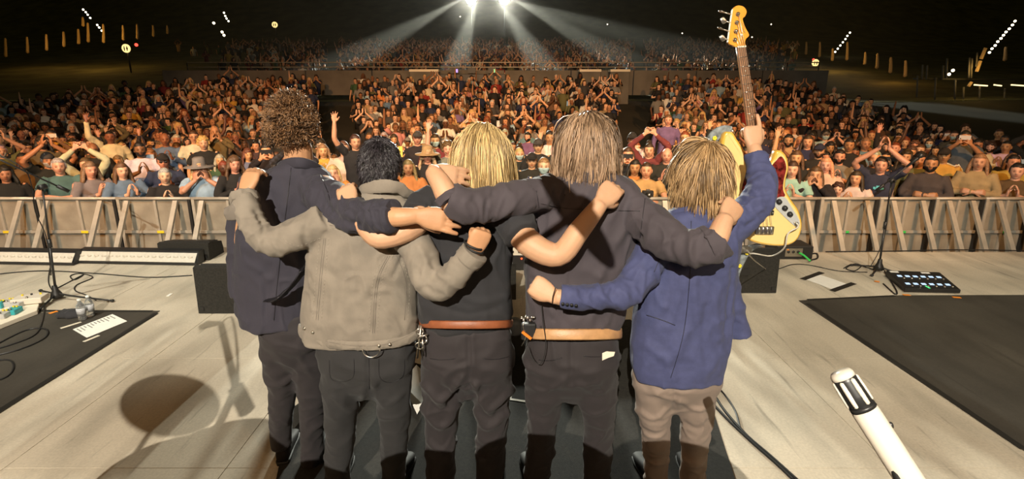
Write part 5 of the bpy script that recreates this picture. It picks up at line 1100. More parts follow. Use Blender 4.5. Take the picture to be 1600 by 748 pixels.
for pose in POSES:
    g = Geo(); add_head(g, HC, HRc, 1.0, 32, 26); g.tube([(0, -.005, 1.38), (0, .0, 1.46), (0, .01, 1.54)], [.070, .056, .054], 12, 2)
    g.loft(zrings([(.90, .12, .08, 0), (1.1, .12, .085, 0), (1.28, .15, .09, 0), (1.39, .15, .07, 0), (1.43, .07, .06, 0)]), 14)
    for k, (e, w, f, n) in enumerate(arms(pose)):
        s = 1 if k == 0 else -1; g.tube([shoulder(s, pose, k), e, (np.array(e)+w)/2+np.array([s*.004, 0, 0]), w], [.050, .040, .038, .026], 12, 3)
        cu = ((10, 15, 10),)*4 if pose not in ('phone', 'phone_up', 'heart', 'lean', 'crossed') else ((35, 45, 30),)*4
        add_hand(g, w, f, n, 1 if (np.cross(n, f)@np.array([-s, 0, 0.])) > 0 else -1, cu, .22, 1.0, nseg=6)
    me = solid(g, .0075, 2, .42); v = getv(me); vcol(me, face_tint(v, HC, HRc)); reg(('body', pose), me, M['crowd_skin'])
    for slv in ('short', 'long'):
        g = Geo(); g.loft(zrings([(.86, .185, .12, .0), (.95, .180, .125, .0), (1.1, .172, .12, .005), (1.27, .195, .125, .005), (1.36, .200, .11, 0), (1.415, .165, .085, -.005), (1.445, .095, .070, -.005), (1.455, .078, .062, -.003)]), 18, .1)
        for k, (e, w, f, n) in enumerate(arms(pose)):
            s = 1 if k == 0 else -1; sh = shoulder(s, pose, k); e = np.array(e); w = np.array(w)
            if slv == 'short': g.tube([sh-(s*.03, 0, 0), sh*.6+e*.4, sh*.35+e*.65], [.075, .066, .062], 12, 3, cap=.1)
            else: g.tube([sh-(s*.03, 0, 0), sh*.5+e*.5, e, (e+w)/2, e*.1+w*.9], [.076, .064, .056, .048, .040], 12, 3, cap=.1)
        me = solid(g, .013, 2, .5); wrinkle(me, .007, (9, 9, 6), 3+len(pose)); 
        if slv == 'long': pass
        reg(('top', pose, slv), me, M['crowd_cloth'])
g = Geo()
for s in (-1, 1): g.tube([(s*.09, 0, .92), (s*.10, .01, .5), (s*.11, 0, .06)], [.095, .07, .055], 12, 3, cap=.1)
g.loft(zrings([(.98, .155, .10, 0), (.88, .175, .12, 0), (.80, .16, .11, 0)]), 14); me = solid(g, .018, 2, .6); reg('trousers', me, M['crowd_cloth'])
g = Geo()
for s in (-1, 1): g.loft([((s*.115, -.08, .045), (.036, 0, 0), (0, 0, .04)), ((s*.115, 0, .05), (.042, 0, 0), (0, 0, .045)), ((s*.12, .12, .035), (.046, 0, 0), (0, 0, .03)), ((s*.12, .19, .028), (.03, 0, 0), (0, 0, .02))], 10)
reg('shoes', mesh_from(g.v, g.f, 'shoes'), M['black_leather'])
def capmesh(cut, grow, nz=.0, nsc=20, seed=0, extra=None, vox=.009, ratio=.5):
    v, f = head_pts(28, 22); L = np.linalg.norm(v, axis=1); d = v/L[:, None]; c = cut(d)
    gr = grow*(.3+.7*np.clip(c*4, 0, 1)); sc = np.where(c > 0, 1+gr/L, .90); q = v*sc[:, None]
    g = Geo(); g.add([HC+HRc@p for p in q], f)
    if extra: extra(g)
    me = solid(g, vox, 2, ratio); v2 = getv(me)
    if nz: v2 = v2+getn(me)*(nz*noise(v2*nsc+seed))[:, None]; setv(me, v2)
    return me
cs = lambda zc, yc=.35: (lambda d: np.where(d[:, 1] > yc, d[:, 2]-.60, d[:, 2]-zc))
reg('hair_short', capmesh(cs(-.35), .012, .006, 30), M['crowd_hair'])
reg('hair_crop', capmesh(cs(-.25, .25), .006, .002, 40), M['crowd_hair'])
reg('hair_tousled', capmesh(cs(-.4, .4), .030, .016, 34, 3), M['crowd_hair'])
def long_locks(length, spread, seed):
    def f(g):
        rs = random.Random(seed)
        for k in range(19):
            a = math.radians(-12+k*204/18)+PI; x, y = math.cos(a), math.sin(a)
            top = HC+np.array([x*.075, y*.085-.005, .05]); mid = HC+np.array([x*.095, y*.105-.01, -.05]); low = HC+np.array([x*(.10+spread), y*.10+.01, -.12-length*.45]); end = HC+np.array([x*(.095+spread)+rs.uniform(-.01, .01), y*.10+.02+rs.uniform(-.01, .01), -.12-length*(.9+.2*rs.random())])
            g.tube([top, mid, low, end], [.020, .026, .024, .008], 7, 3)
    return f
reg('hair_long', capmesh(cs(-.5, .42), .016, .005, 30, 4, long_locks(.20, .015, 2), .011), M['crowd_hair'])
reg('hair_bob', capmesh(cs(-.5, .42), .020, .006, 30, 4, long_locks(.05, .02, 4), .011), M['crowd_hair'])
reg('hair_wavy', capmesh(cs(-.5, .42), .026, .014, 24, 6, long_locks(.17, .035, 6), .011), M['crowd_hair'])
reg('hair_bun', capmesh(cs(-.4, .4), .010, .003, 30, 4, lambda g: g.ball(HC+(0, -.07, .12), .048)), M['crowd_hair'])
reg('beard', capmesh(lambda d: np.where((d[:, 2] < -.28) & (d[:, 1] > .0) & (d[:, 2] > -.97) & ~((np.abs(d[:, 0]) < .25) & (d[:, 2] > -.62)), 1., -1.), .006, .002, 50, 2, None, .008), M['crowd_hair'])
reg('face_mask', capmesh(lambda d: np.where((d[:, 2] < -.10) & (d[:, 1] > .42) & (d[:, 2] > -.86), 1., -1.), .010, 0, 1, 0, None, .008), mat('face_mask', (.35, .50, .52), .8))
reg('face_mask_black', PROTO['face_mask'].copy()); PROTO['face_mask_black'].materials[0] = mat('black_mask', (.012, .011, .011), .8)
def cap_hat(g): g.loft([(HC+(0, .085, .058), (.075, 0, 0), (0, .02, .0), 2.2), (HC+(0, .088, .052), (.080, 0, 0), (0, .085, -.012), 2.2), (HC+(0, .088, .046), (.078, 0, 0), (0, .082, -.012), 2.2)], 18, .05)
reg('cap', capmesh(lambda d: d[:, 2]-.40, .014, 0, 1, 0, cap_hat, .009), M['crowd_cloth'])
reg('beanie', capmesh(lambda d: d[:, 2]-.22, .016, .002, 40, 0, None, .010), M['crowd_cloth'])
g = Geo(); g.lathe([(.0, .17), (.05, .168), (.078, .15), (.088, .06), (.092, .045), (.19, .035), (.205, .02), (.19, .026), (.088, .03), (.0, .03)], HC+(0, -.005, .0), 24); reg('wide_hat', mesh_from(g.v, g.f, 'hat'), M['crowd_cloth'])
g = Geo()
for s in (-1, 1): g.loft([(HC+(s*.031, .094, .002), (.024, 0, 0), (0, 0, .016)), (HC+(s*.031, .100, .002), (.022, 0, 0), (0, 0, .014))], 12, .2); g.beam(HC+(s*.052, .092, .008), HC+(s*.080, .0, .008), .004, .004)
g.beam(HC+(-.01, .102, .006), HC+(.01, .102, .006), .004, .004); reg('sunglasses', mesh_from(g.v, g.f, 'sunglasses', False), mat('sunglass', (.008, .008, .008), .15))
g = Geo()
for s in (-1, 1): g.tube([HC+np.array([s*.031+.021*math.cos(a), .103, .001+.016*math.sin(a)]) for a in np.linspace(0, 2*PI, 13)], .0022, 5, 1); g.beam(HC+(s*.052, .098, .008), HC+(s*.080, .0, .008), .004, .004)
reg('glasses', mesh_from(g.v, g.f, 'glasses', False), M['black_plastic'])
g = Geo(); g.box((0, 0, 0), (.037, .0045, .076)); mph = mesh_from(g.v, g.f, 'phone', False); bm = bmesh.new(); bm.from_mesh(mph); bmesh.ops.bevel(bm, geom=bm.edges[:], offset=.003, segments=1, affect='EDGES'); bm.to_mesh(mph); bm.free(); reg('phone', mph, mat('phone_back', (1, 1, 1), .3, objcol=True))
g = Geo(); g.cyl((.018, .0045, .056), (.018, .0065, .056), .010, 10); reg('phone_lens', mesh_from(g.v, g.f, 'lens', False), M['black_rubber'])
SKIN = {'pale': (.66, .40, .27), 'fair': (.58, .32, .19), 'tan': (.42, .21, .11), 'brown': (.24, .11, .055), 'dark': (.11, .05, .028)}
HAIR = {'black': (.012, .010, .009), 'dark brown': (.045, .024, .013), 'brown': (.10, .052, .026), 'light brown': (.22, .13, .065), 'blond': (.50, .33, .14), 'grey': (.36, .34, .31), 'auburn': (.16, .045, .018)}
TOP = {'black': (.014, .013, .013), 'charcoal': (.045, .042, .042), 'navy': (.018, .024, .055), 'grey': (.17, .16, .15), 'white': (.60, .56, .50), 'cream': (.55, .46, .32), 'teal': (.065, .10, .115), 'denim blue': (.10, .16, .25), 'light blue': (.30, .40, .46), 'maroon': (.14, .022, .025), 'red': (.26, .03, .022), 'olive': (.10, .095, .04), 'tan': (.34, .22, .11), 'mustard': (.48, .28, .05), 'orange': (.52, .18, .05), 'green': (.04, .08, .04), 'purple': (.13, .09, .19), 'pink': (.50, .22, .20), 'brown': (.12, .065, .035)}
TW = dict(zip(TOP, (42, 15, 12, 8, 8, 3, 2, 4, 2, 3, 2, 5, 4, 2, 1.5, 2, 1.5, 1, 5)))
PTXT = {'down': 'arms at the sides', 'clap': 'clapping at chest height', 'clap_high': 'clapping overhead', 'arms_up': 'raising both arms', 'one_up': 'raising one hand', 'phone': 'holding a phone up in both hands', 'phone_up': 'filming with a phone above the face', 'cup': 'cupping both hands to the mouth', 'crossed': 'with folded arms', 'lean': 'leaning forearms forward', 'heart': 'joining both hands above the head'}
HTXT = {'hair_short': 'short {} hair', 'hair_crop': 'cropped {} hair', 'hair_tousled': 'tousled {} hair', 'hair_long': 'long {} hair', 'hair_bob': '{} bob', 'hair_wavy': 'wavy {} hair', 'hair_bun': '{} hair in a bun', None: 'bald head'}
def gz(x, y):
    r = y; return -.65 if r < 13.5 else -.65+(r-13.5)*(.060 if r < 17 else 0)+ (0 if r < 17 else .21+(r-17)*.165)
def child(key, root, color, name):
    o = bpy.data.objects.new(name, PROTO[key]); COL.objects.link(o); o.parent = root; o.color = (*color, 1); return o
used_labels = set()
def add_person(x, y, z, yaw, s, pose, skin, hair, hcol, top, slv, where, extra=(), hat=None, sx=1.0, plaid_=False, trous=(.02, .02, .025), phonecol=None, label=None, group='audience members'):
    o = bpy.data.objects.new('person', PROTO[('body', pose)]); COL.objects.link(o); o.location = (x, y, z); o.rotation_euler = (0, 0, yaw); o.scale = (s*sx, s, s)
    jit = lambda c, a=.18: tuple(min(1, k*(1+random.uniform(-a, a))) for k in c)
    o.color = (*jit(SKIN[skin], .1), 1)
    t = child(('top', pose, slv), o, jit(TOP[top]), 't_shirt' if slv == 'short' else 'jacket'); 
    if plaid_: t.material_slots[0].link = 'OBJECT'; t.material_slots[0].material = M['crowd_plaid']; t.name = 'plaid_shirt'
    if hair: child(hair, o, jit(HAIR[hcol]), 'hair')
    child('trousers', o, trous, 'trousers'); child('shoes', o, trous, 'shoes')
    for e in extra:
        child(e, o, HAIR[hcol] if e == 'beard' else (1, 1, 1), e.replace('_black', ''))
    if hat: child(hat[0], o, TOP[hat[1]], hat[0])
    if label is None:
        bits = f"person in {'a ' if top[-1] != 's' else ''}{top} {'plaid shirt' if plaid_ else 'T-shirt' if slv == 'short' else 'top'}"
        mid = (f"{hat[1]} {hat[0].replace('_', ' ')}" if hat else HTXT[hair].format(hcol))
        acc = [a for a in ('beard', 'sunglasses', 'glasses', 'face_mask', 'face_mask_black') if a in extra]
        if acc: mid += ', '+{'beard': 'beard', 'sunglasses': 'sunglasses', 'glasses': 'glasses', 'face_mask': 'blue mask', 'face_mask_black': 'black mask'}[acc[0]]
        label = f"{bits}, {mid}, {PTXT[pose]}"
        full = label+', '+where
        if len(full.split()) > 16: full = ' '.join(f"{bits}, {mid}, {PTXT[pose].replace('both ', '').replace('holding a ', '').replace(' in hands', '').replace('at chest height', '').strip()}, {where}".split())
        if len(full.split()) > 16: full = f"{top} {'T-shirt' if slv == 'short' else 'top'} person, {mid}, {PTXT[pose].replace('both ', '').replace('up in hands', 'up')}, {where}"
        label = ' '.join(full.split()[:16])
        if label in used_labels: bpy.data.objects.remove  # caller rerolls
    used_labels.add(label); tag(o, label, 'person', group)
    if pose in ('phone', 'phone_up'):
        R3 = np.array([[math.cos(yaw), -math.sin(yaw), 0], [math.sin(yaw), math.cos(yaw), 0], [0, 0, 1]]); loc = np.array([0, .405, 1.605]) if pose == 'phone' else np.array([.105, .30, 1.85])
        w_ = R3@(loc*np.array([s*sx, s, s]))+np.array([x, y, z]); ph = bpy.data.objects.new('phone', PROTO['phone']); COL.objects.link(ph); ph.location = w_; ph.rotation_euler = (0, PI/2 if pose == 'phone' else 0, yaw); ph.scale = (s, s, s)
        pc = phonecol or random.choice([('black', (.02, .02, .02)), ('white', (.7, .7, .68)), ('black', (.02, .02, .02)), ('pale blue', (.3, .4, .5)), ('silver', (.5, .5, .5)), ('gold', (.8, .55, .12))])
        ph.color = (*pc[1], 1); child('phone_lens', ph, (0, 0, 0), 'camera_lens'); tl = f"{pc[0]} phone held by {label}"; tag(ph, ' '.join(tl.split()[:16]).rstrip(','), 'phone', 'phones held up in the audience')
    return o
# ---- front rows taken from the photograph: px, head-centre py, row distance
F_ = []
def front(px, py, Y, pose, skin, hair, hcol, top, slv, label, s=1.0, **k):
    p = P(px, py, Y); z = p[2]-1.58*s; yaw = math.atan2(-Y, -p[0])-PI/2+k.pop('turn', 0)
    F_.append((p[0], Y)); return add_person(p[0], Y, z, yaw, s, pose, skin, hair, hcol, top, slv, '', label=label, **k)
front(8, 272, 7.5, 'down', 'tan', 'hair_wavy', 'black', 'black', 'long', 'person in black at the left photo edge, black wavy hair, arms at the sides')
front(36, 250, 8.3, 'down', 'brown', 'hair_crop', 'black', 'brown', 'long', 'smiling person in a brown top behind the left microphone boom')
front(92, 260, 7.30, 'lean', 'fair', 'hair_short', 'grey', 'teal', 'short', 'person with grey hair in a teal T-shirt, forearms leaning on the rail')
front(140, 266, 7.35, 'clap', 'fair', 'hair_bob', 'light brown', 'grey', 'long', 'person in a grey hooded jacket with light brown bob, clapping at the rail', turn=.35)
front(190, 267, 7.3, 'clap', 'pale', 'hair_long', 'brown', 'denim blue', 'long', 'smiling person in a denim jacket with long brown hair, clapping at the rail', turn=.25, s=.97)
front(66, 224, 9.2, 'down', 'tan', 'hair_wavy', 'black', 'olive', 'long', 'person with a black face mask and black hair behind the teal T-shirt', extra=('face_mask_black',))
front(80, 212, 10.0, 'phone', 'tan', 'hair_short', 'black', 'mustard', 'short', 'person in a mustard T-shirt raising a white phone, far left', phonecol=('white', (.7, .68, .6)))
front(146, 234, 8.6, 'down', 'brown', None, 'black', 'black', 'long', 'bald smiling person in black behind the grey hooded jacket', extra=('glasses',))
front(172, 214, 9.8, 'one_up', 'brown', 'hair_crop', 'black', 'cream', 'long', 'person in a cream shirt raising one hand, left of the white T-shirt')
front(219, 234, 8.2, 'clap', 'brown', 'hair_short', 'black', 'white', 'short', 'smiling bearded person in a white T-shirt behind the denim jacket', extra=('beard',))
front(255, 252, 7.9, 'clap', 'fair', 'hair_short', 'dark brown', 'navy', 'long', 'person in sunglasses and navy top, third row left of the wide hat', extra=('sunglasses',), hat=('cap', 'black'))
front(258, 275, 7.28, 'clap', 'pale', 'hair_short', 'grey', 'black', 'long', 'grey-haired person in black clapping at the rail left of the wide hat', s=.97)
front(312, 263, 7.28, 'cup', 'fair', 'hair_bob', 'blond', 'light blue', 'short', 'person in a wide grey hat and light blue top cupping both hands to the mouth', hat=('wide_hat', 'grey'))
front(366, 257, 7.4, 'clap', 'fair', 'hair_wavy', 'brown', 'black', 'long', 'person with wavy brown hair in a black jacket, clapping right of the wide hat', turn=.2)
front(258, 218, 9.4, 'clap', 'brown', None, 'black', 'denim blue', 'long', 'bald person in a denim blue top covering the mouth with a hand')
front(303, 214, 9.5, 'down', 'fair', 'hair_short', 'dark brown', 'white', 'short', 'person with glasses in a white printed T-shirt, left group', extra=('glasses',))
front(318, 224, 9.1, 'down', 'pale', 'hair_tousled', 'blond', 'black', 'short', 'smiling fair person beside the white printed T-shirt')
front(336, 206, 9.9, 'cup', 'tan', None, 'black', 'olive', 'long', 'bald person in olive cupping hands, left of the tousled-haired musician')
front(416, 236, 8.3, 'phone', 'fair', 'hair_long', 'black', 'black', 'long', 'dark-haired person with glasses and phone beside the tousled hair', extra=('glasses',))
front(505, 236, 8.8, 'clap', 'fair', 'hair_long', 'light brown', 'mustard', 'long', 'person with long light hair clapping just right of the tousled-haired head')
front(520, 270, 7.35, 'cup', 'pale', 'hair_long', 'blond', 'orange', 'short', 'shouting blond person at the rail in the gap between navy jacket and black hair', s=.97)
front(537, 232, 8.2, 'down', 'pale', 'hair_short', 'brown', 'cream', 'short', 'person in a cream T-shirt between the first two heads')
front(555, 222, 8.0, 'one_up', 'fair', 'hair_short', 'dark brown', 'black', 'short', 'person in black raising a long bare arm left of the short black hair', turn=.2)
front(638, 262, 7.5, 'phone_up', 'tan', 'hair_long', 'light brown', 'orange', 'short', 'person in orange raising a gold phone right of the black-haired head', phonecol=('gold', (.85, .6, .12)))
front(668, 243, 8.0, 'down', 'fair', 'hair_wavy', 'blond', 'black', 'short', 'smiling person in a straw hat between black hair and blond hair', hat=('wide_hat', 'tan'))
front(680, 220, 8.9, 'down', 'fair', 'hair_long', 'dark brown', 'maroon', 'long', 'person in a light mask and maroon top above the straw hat', extra=('face_mask',))
front(652, 216, 9.0, 'down', 'fair', 'hair_short', 'brown', 'black', 'long', 'person in a dark cap left of the light mask', hat=('cap', 'charcoal'))
front(700, 233, 8.3, 'one_up', 'pale', 'hair_tousled', 'brown', 'grey', 'short', 'person raising one bare arm high just left of the blond head')
front(799, 268, 7.5, 'down', 'fair', 'hair_short', 'black', 'black', 'long', 'grinning person in a black beanie directly right of the blond head', hat=('beanie', 'black'))
front(831, 251, 7.9, 'down', 'fair', 'hair_short', 'dark brown', 'black', 'long', 'person in a black cap between the blond and the tallest head', hat=('cap', 'black'))
front(841, 228, 8.6, 'down', 'fair', 'hair_short', 'dark brown', 'black', 'long', 'person in a charcoal cap and black hoodie left of the tallest head', hat=('cap', 'charcoal'))
front(859, 215, 9.2, 'down', 'tan', 'hair_short', 'black', 'white', 'short', 'person in a white T-shirt left of the tallest head')
front(988, 218, 8.9, 'down', 'brown', 'hair_short', 'black', 'white', 'long', 'person in a white shirt and dark cap right of the tallest head', hat=('cap', 'black'))
front(981, 242, 8.0, 'phone', 'fair', 'hair_long', 'dark brown', 'black', 'short', 'person holding a phone sideways right of the tallest head')
front(992, 262, 7.6, 'down', 'tan', 'hair_long', 'black', 'orange', 'short', 'person in an orange top looking up right of the tallest head')
front(1010, 266, 7.30, 'lean', 'fair', 'hair_crop', 'dark brown', 'tan', 'short', 'person in a tan shirt leaning at the rail with a camera')
front(1014, 235, 8.4, 'heart', 'fair', 'hair_bun', 'dark brown', 'maroon', 'long', 'person in a maroon top joining both hands above the head, left of the blue blazer')
front(1042, 243, 7.9, 'clap', 'fair', None, 'brown', 'black', 'long', 'bald person in black clapping left of the dark blond head')
front(1044, 188, 11.2, 'down', 'fair', 'hair_short', 'brown', 'purple', 'long', 'person in a purple shirt standing beside the right aisle')
front(1070, 215, 9.6, 'down', 'fair', 'hair_short', 'auburn', 'black', 'short', 'person with glasses and auburn hair above the dark blond head', extra=('glasses',))
front(1238, 265, 7.35, 'clap', 'pale', 'hair_long', 'dark brown', 'light blue', 'short', 'shouting person in light blue clapping right of the bass body')
front(1244, 247, 8.0, 'one_up', 'fair', 'hair_long', 'brown', 'black', 'short', 'open-mouthed person raising a hand behind the light blue top')
front(1274, 273, 7.3, 'cup', 'fair', 'hair_long', 'brown', 'black', 'long', 'shouting person in a black hoodie cupping hands at the rail, right')
front(1290, 258, 7.8, 'down', 'pale', 'hair_long', 'blond', 'cream', 'long', 'smiling blond person in cream behind the black hoodie')
front(1309, 296, 7.3, 'down', 'pale', 'hair_tousled', 'dark brown', 'brown', 'short', 'small person whose head only just clears the rail', s=.80)
front(1338, 279, 7.3, 'clap', 'fair', 'hair_long', 'dark brown', 'white', 'long', 'small dark-haired person in white clapping at the rail, right', s=.92, turn=-.2)
pA = front(1377, 258, 7.35, 'clap_high', 'fair', 'hair_short', 'dark brown', 'navy', 'short', 'person in a navy T-shirt with cyan print clapping high above the head', s=1.02)
front(1280, 236, 8.5, 'down', 'fair', 'hair_short', 'dark brown', 'black', 'long', 'bearded person in a dark cap and black top, right group', hat=('cap', 'navy'), extra=('beard',))
front(1312, 245, 8.2, 'clap', 'fair', 'hair_short', 'black', 'grey', 'short', 'dark-bearded person in grey next to the black hoodie, right', extra=('beard',))
front(1327, 227, 8.9, 'down', 'tan', 'hair_short', 'black', 'black', 'long', 'person in black behind the grey T-shirt, right group')
front(1262, 222, 9.1, 'down', 'fair', 'hair_long', 'dark brown', 'navy', 'short', 'person with long dark hair in navy above the black hoodie')
front(1232, 220, 9.3, 'down', 'tan', 'hair_short', 'black', 'tan', 'short', 'broad person in a tan T-shirt right of the bass horn', extra=('beard',))
front(1437, 250, 8.0, 'down', 'tan', 'hair_wavy', 'black', 'olive', 'long', 'person with wavy black hair in olive behind the dark sweater')
front(1455, 256, 7.35, 'crossed', 'tan', 'hair_short', 'black', 'charcoal', 'long', 'bearded person in a dark sweater and white collar at the right rail', s=1.03, extra=('beard',))
front(1475, 243, 8.1, 'down', 'tan', 'hair_short', 'black', 'mustard', 'short', 'person in a black cap and mustard top behind the dark sweater', hat=('cap', 'black'))
front(1530, 253, 7.4, 'crossed', 'fair', 'hair_long', 'light brown', 'tan', 'long', 'long-haired person in a tan jacket with folded arms, farthest right at the rail')
front(1508, 215, 8.9, 'phone', 'tan', 'hair_short', 'black', 'teal', 'short', 'person in teal holding a phone up behind the tan jacket')
g = Geo(); 
for k, (a, b_, w_) in enumerate(((-.075, -.03, .018), (-.025, .015, .026), (.02, .05, .020), (-.05, .04, .010))): g.box((( a+b_)/2, .131, 1.275+(.012 if k % 2 else -.004)-(.03 if k == 3 else 0)), ((b_-a)/2, .003, w_*.7))
o = bpy.data.objects.new('shirt_print', mesh_from(g.v, g.f, 'print', False)); COL.objects.link(o); o.parent = pA; o.data.materials.append(mat('cyan_print', (.10, .50, .60), .7))
# camera in the hands of the tan shirt
c = P(1012, 303, 6.95); e = empty('photo_camera', c, 'black photo camera on the rail in front of the tan shirt', 'camera'); g = Geo(); g.box(c, (.075, .03, .048)); flatobj('camera_body', g, M['black_plastic'], e, bevel=.006); g = Geo(); g.cyl(c-(0, .03, 0), c-(0, .09, 0), .036, 16); obj('lens', g, M['black_plastic'], e); g = Geo(); g.cyl(c-(0, .085, 0), c-(0, .093, 0), .028, 16, .030); obj('lens_ring', g, M['metal'], e); g = Geo(); g.box(c+(0, 0, .055), (.025, .02, .014)); flatobj('viewfinder', g, M['metal'], e, bevel=.003)
# ---- the rest of the nearest three hundred, in rows
def sector(px):
    for lim, t in ((130, 'far left'), (250, 'above the left barrier'), (400, 'left of the tousled head'), (545, 'between first two heads'), (640, 'above the black-haired head'), (720, 'left of the blond head'), (800, 'above the blond head'), (868, 'right of the blond head'), (975, 'above the tallest head'), (1060, 'left of the blue blazer'), (1150, 'above the dark-blond head'), (1240, 'around the bass neck'), (1340, 'right of the bass'), (1450, 'behind the right microphone stand'), (2000, 'far right')):
        if px < lim: return t
ORD = ['front', 'second', 'third', 'fourth', 'fifth', 'sixth', 'seventh', 'eighth', 'ninth', 'tenth', 'eleventh', 'twelfth']
cand = []
Y = 7.32; row = 0
def crowd_ok(x, y):
    px = proj(np.array([x, y, gz(x, y)+1.55]))[0]
    if y > 10.8:
        a = x/y
        if abs(a-(-.335)) < .55/y+.012: return None
        if abs(a-.236) < .65/y+.010: return None
    lim_r = 27 if px < 1200 else 27-(px-1200)*.040; lim_l = 27 if px > 330 else 27-(330-px)*.020
    if y > min(lim_r, lim_l): return None
    if px < -60 or px > 1640: return None
    return px
seats = []
while Y < 27.2:
    xs = np.arange(-Y*1.1-1, Y*1.1+1, .56 if Y < 12 else .60)+(.28 if row % 2 else 0)
    for x in xs:
        xx = x+random.uniform(-.06, .06); yy = Y+random.uniform(-.09, .09); px = crowd_ok(xx, yy)
        if px is None: continue
        if any((xx-a)**2/.46**2+(yy-b)**2/.44**2 < 1 for a, b in F_): continue
        if random.random() < (.05 if Y < 20 else .12): continue
        seats.append((xx, yy, row, px))
    Y += .70 if Y < 10 else .82; row += 1
pk = ['down', 'clap', 'clap_high', 'arms_up', 'one_up', 'phone', 'phone_up', 'cup', 'crossed', 'heart']; pw = [.34, .32, .045, .015, .05, .07, .035, .04, .07, .015]
hk = ['hair_short', 'hair_crop', 'hair_tousled', 'hair_long', 'hair_bob', 'hair_wavy', 'hair_bun', None]; hw = [.28, .12, .07, .22, .07, .12, .04, .08]
hck = list(HAIR); hcw = [.30, .27, .15, .09, .09, .06, .04]
seats.sort(key=lambda s: s[1]); near = seats[:300-len(F_)]; rest = seats[300-len(F_):]
for (x, y, rw, px) in near:
    for tries in range(60):
        pose = random.choices(pk, pw)[0]; hair = random.choices(hk, hw)[0]; hc = random.choices(hck, hcw)[0]; top = random.choices(list(TW), list(TW.values()))[0]; slv = random.choice(['short', 'long']); skin = random.choices(list(SKIN), [.22, .34, .26, .13, .05])[0]
        extra = []; hat = None; r = random.random(); fem = hair in ('hair_long', 'hair_bob', 'hair_wavy', 'hair_bun')
        if r < .08: hat = ('cap', random.choice(['black', 'navy', 'grey', 'white']))
        elif r < .11: hat = ('beanie', random.choice(['black', 'charcoal', 'maroon']))
        elif r < .13: hat = ('wide_hat', random.choice(['tan', 'cream', 'black']))
        if not fem and random.random() < .28 and hair: extra.append('beard')
        elif random.random() < .07: extra.append('face_mask')
        elif random.random() < .16: extra.append('glasses')
        if rw <= 2 and pose in ('arms_up',): pose = 'clap'
        pl_ = slv == 'long' and random.random() < .1
        wh = f"{ORD[min(rw, 11)]} row {sector(px)}"
        key = (pose, hair, hc, top, slv, pl_, tuple(extra), hat, wh)
        if key[:4]+(wh,) not in used_labels and key not in used_labels: used_labels.add(key); used_labels.add(key[:4]+(wh,)); break
    s = random.uniform(.93, 1.06)*(.96 if fem else 1.0)
    add_person(x, y, gz(x, y), math.atan2(-y, -x)-PI/2+random.gauss(0, .22), s, pose, skin, hair, hc, top, slv, wh, tuple(extra), hat, .92 if fem else 1.0, pl_, random.choice([(.02, .02, .025), (.05, .07, .12), (.03, .03, .03), (.12, .10, .07)]))
# ---- further back: one mesh of lighter figures
def figure_template(pose, hair, vox, ratio):
    parts = []
    g = Geo(); add_head(g, HC, HRc, 1.0, 20, 16, ears=False); g.tube([(0, 0, 1.38), (0, .01, 1.54)], [.06, .054], 8, 1)
    me = solid(g, vox*.65, 1, min(1, ratio*1.4)); v = getv(me); parts.append((v, [p.vertices[:] for p in me.polygons], face_tint(v, HC, HRc), 0))
    if hair: me = PROTO[hair].copy(); 
    if hair:
        o = bpy.data.objects.new('t', me); _tmpc.objects.link(o); d = o.modifiers.new('d', 'DECIMATE'); d.ratio = .10 if vox < .04 else .05; m2 = bpy.data.meshes.new_from_object(o.evaluated_get(bpy.context.evaluated_depsgraph_get())); bpy.data.objects.remove(o); v = getv(m2); parts.append((v, [p.vertices[:] for p in m2.polygons], np.ones((len(v), 3)), 1))
    g = Geo(); g.loft(zrings([(.75, .16, .11, 0), (1.1, .165, .115, .0), (1.30, .195, .12, 0), (1.41, .16, .085, 0), (1.45, .08, .065, 0)], 2.2), 10, .1)
    ar = Geo()
    for k, (e, w, f, n) in enumerate(arms(pose)):
        s = 1 if k == 0 else -1; sh = shoulder(s, pose, k); e = np.array(e); w = np.array(w); f = unit(f)
        g.tube([sh-(s*.03, 0, 0), sh*.3+e*.7], [.07, .056], 7, 1, cap=.1); ar.tube([sh*.4+e*.6, e, w, w+f*.06, w+f*.16], [.042, .040, .028, (.038, .02), (.026, .012)], 7, 1, cap=.3)
    parts.append((np.array(g.v), g.f, np.ones((len(g.v), 3)), 2)); parts.append((np.array(ar.v), ar.f, np.ones((len(ar.v), 3)), 0)); return parts
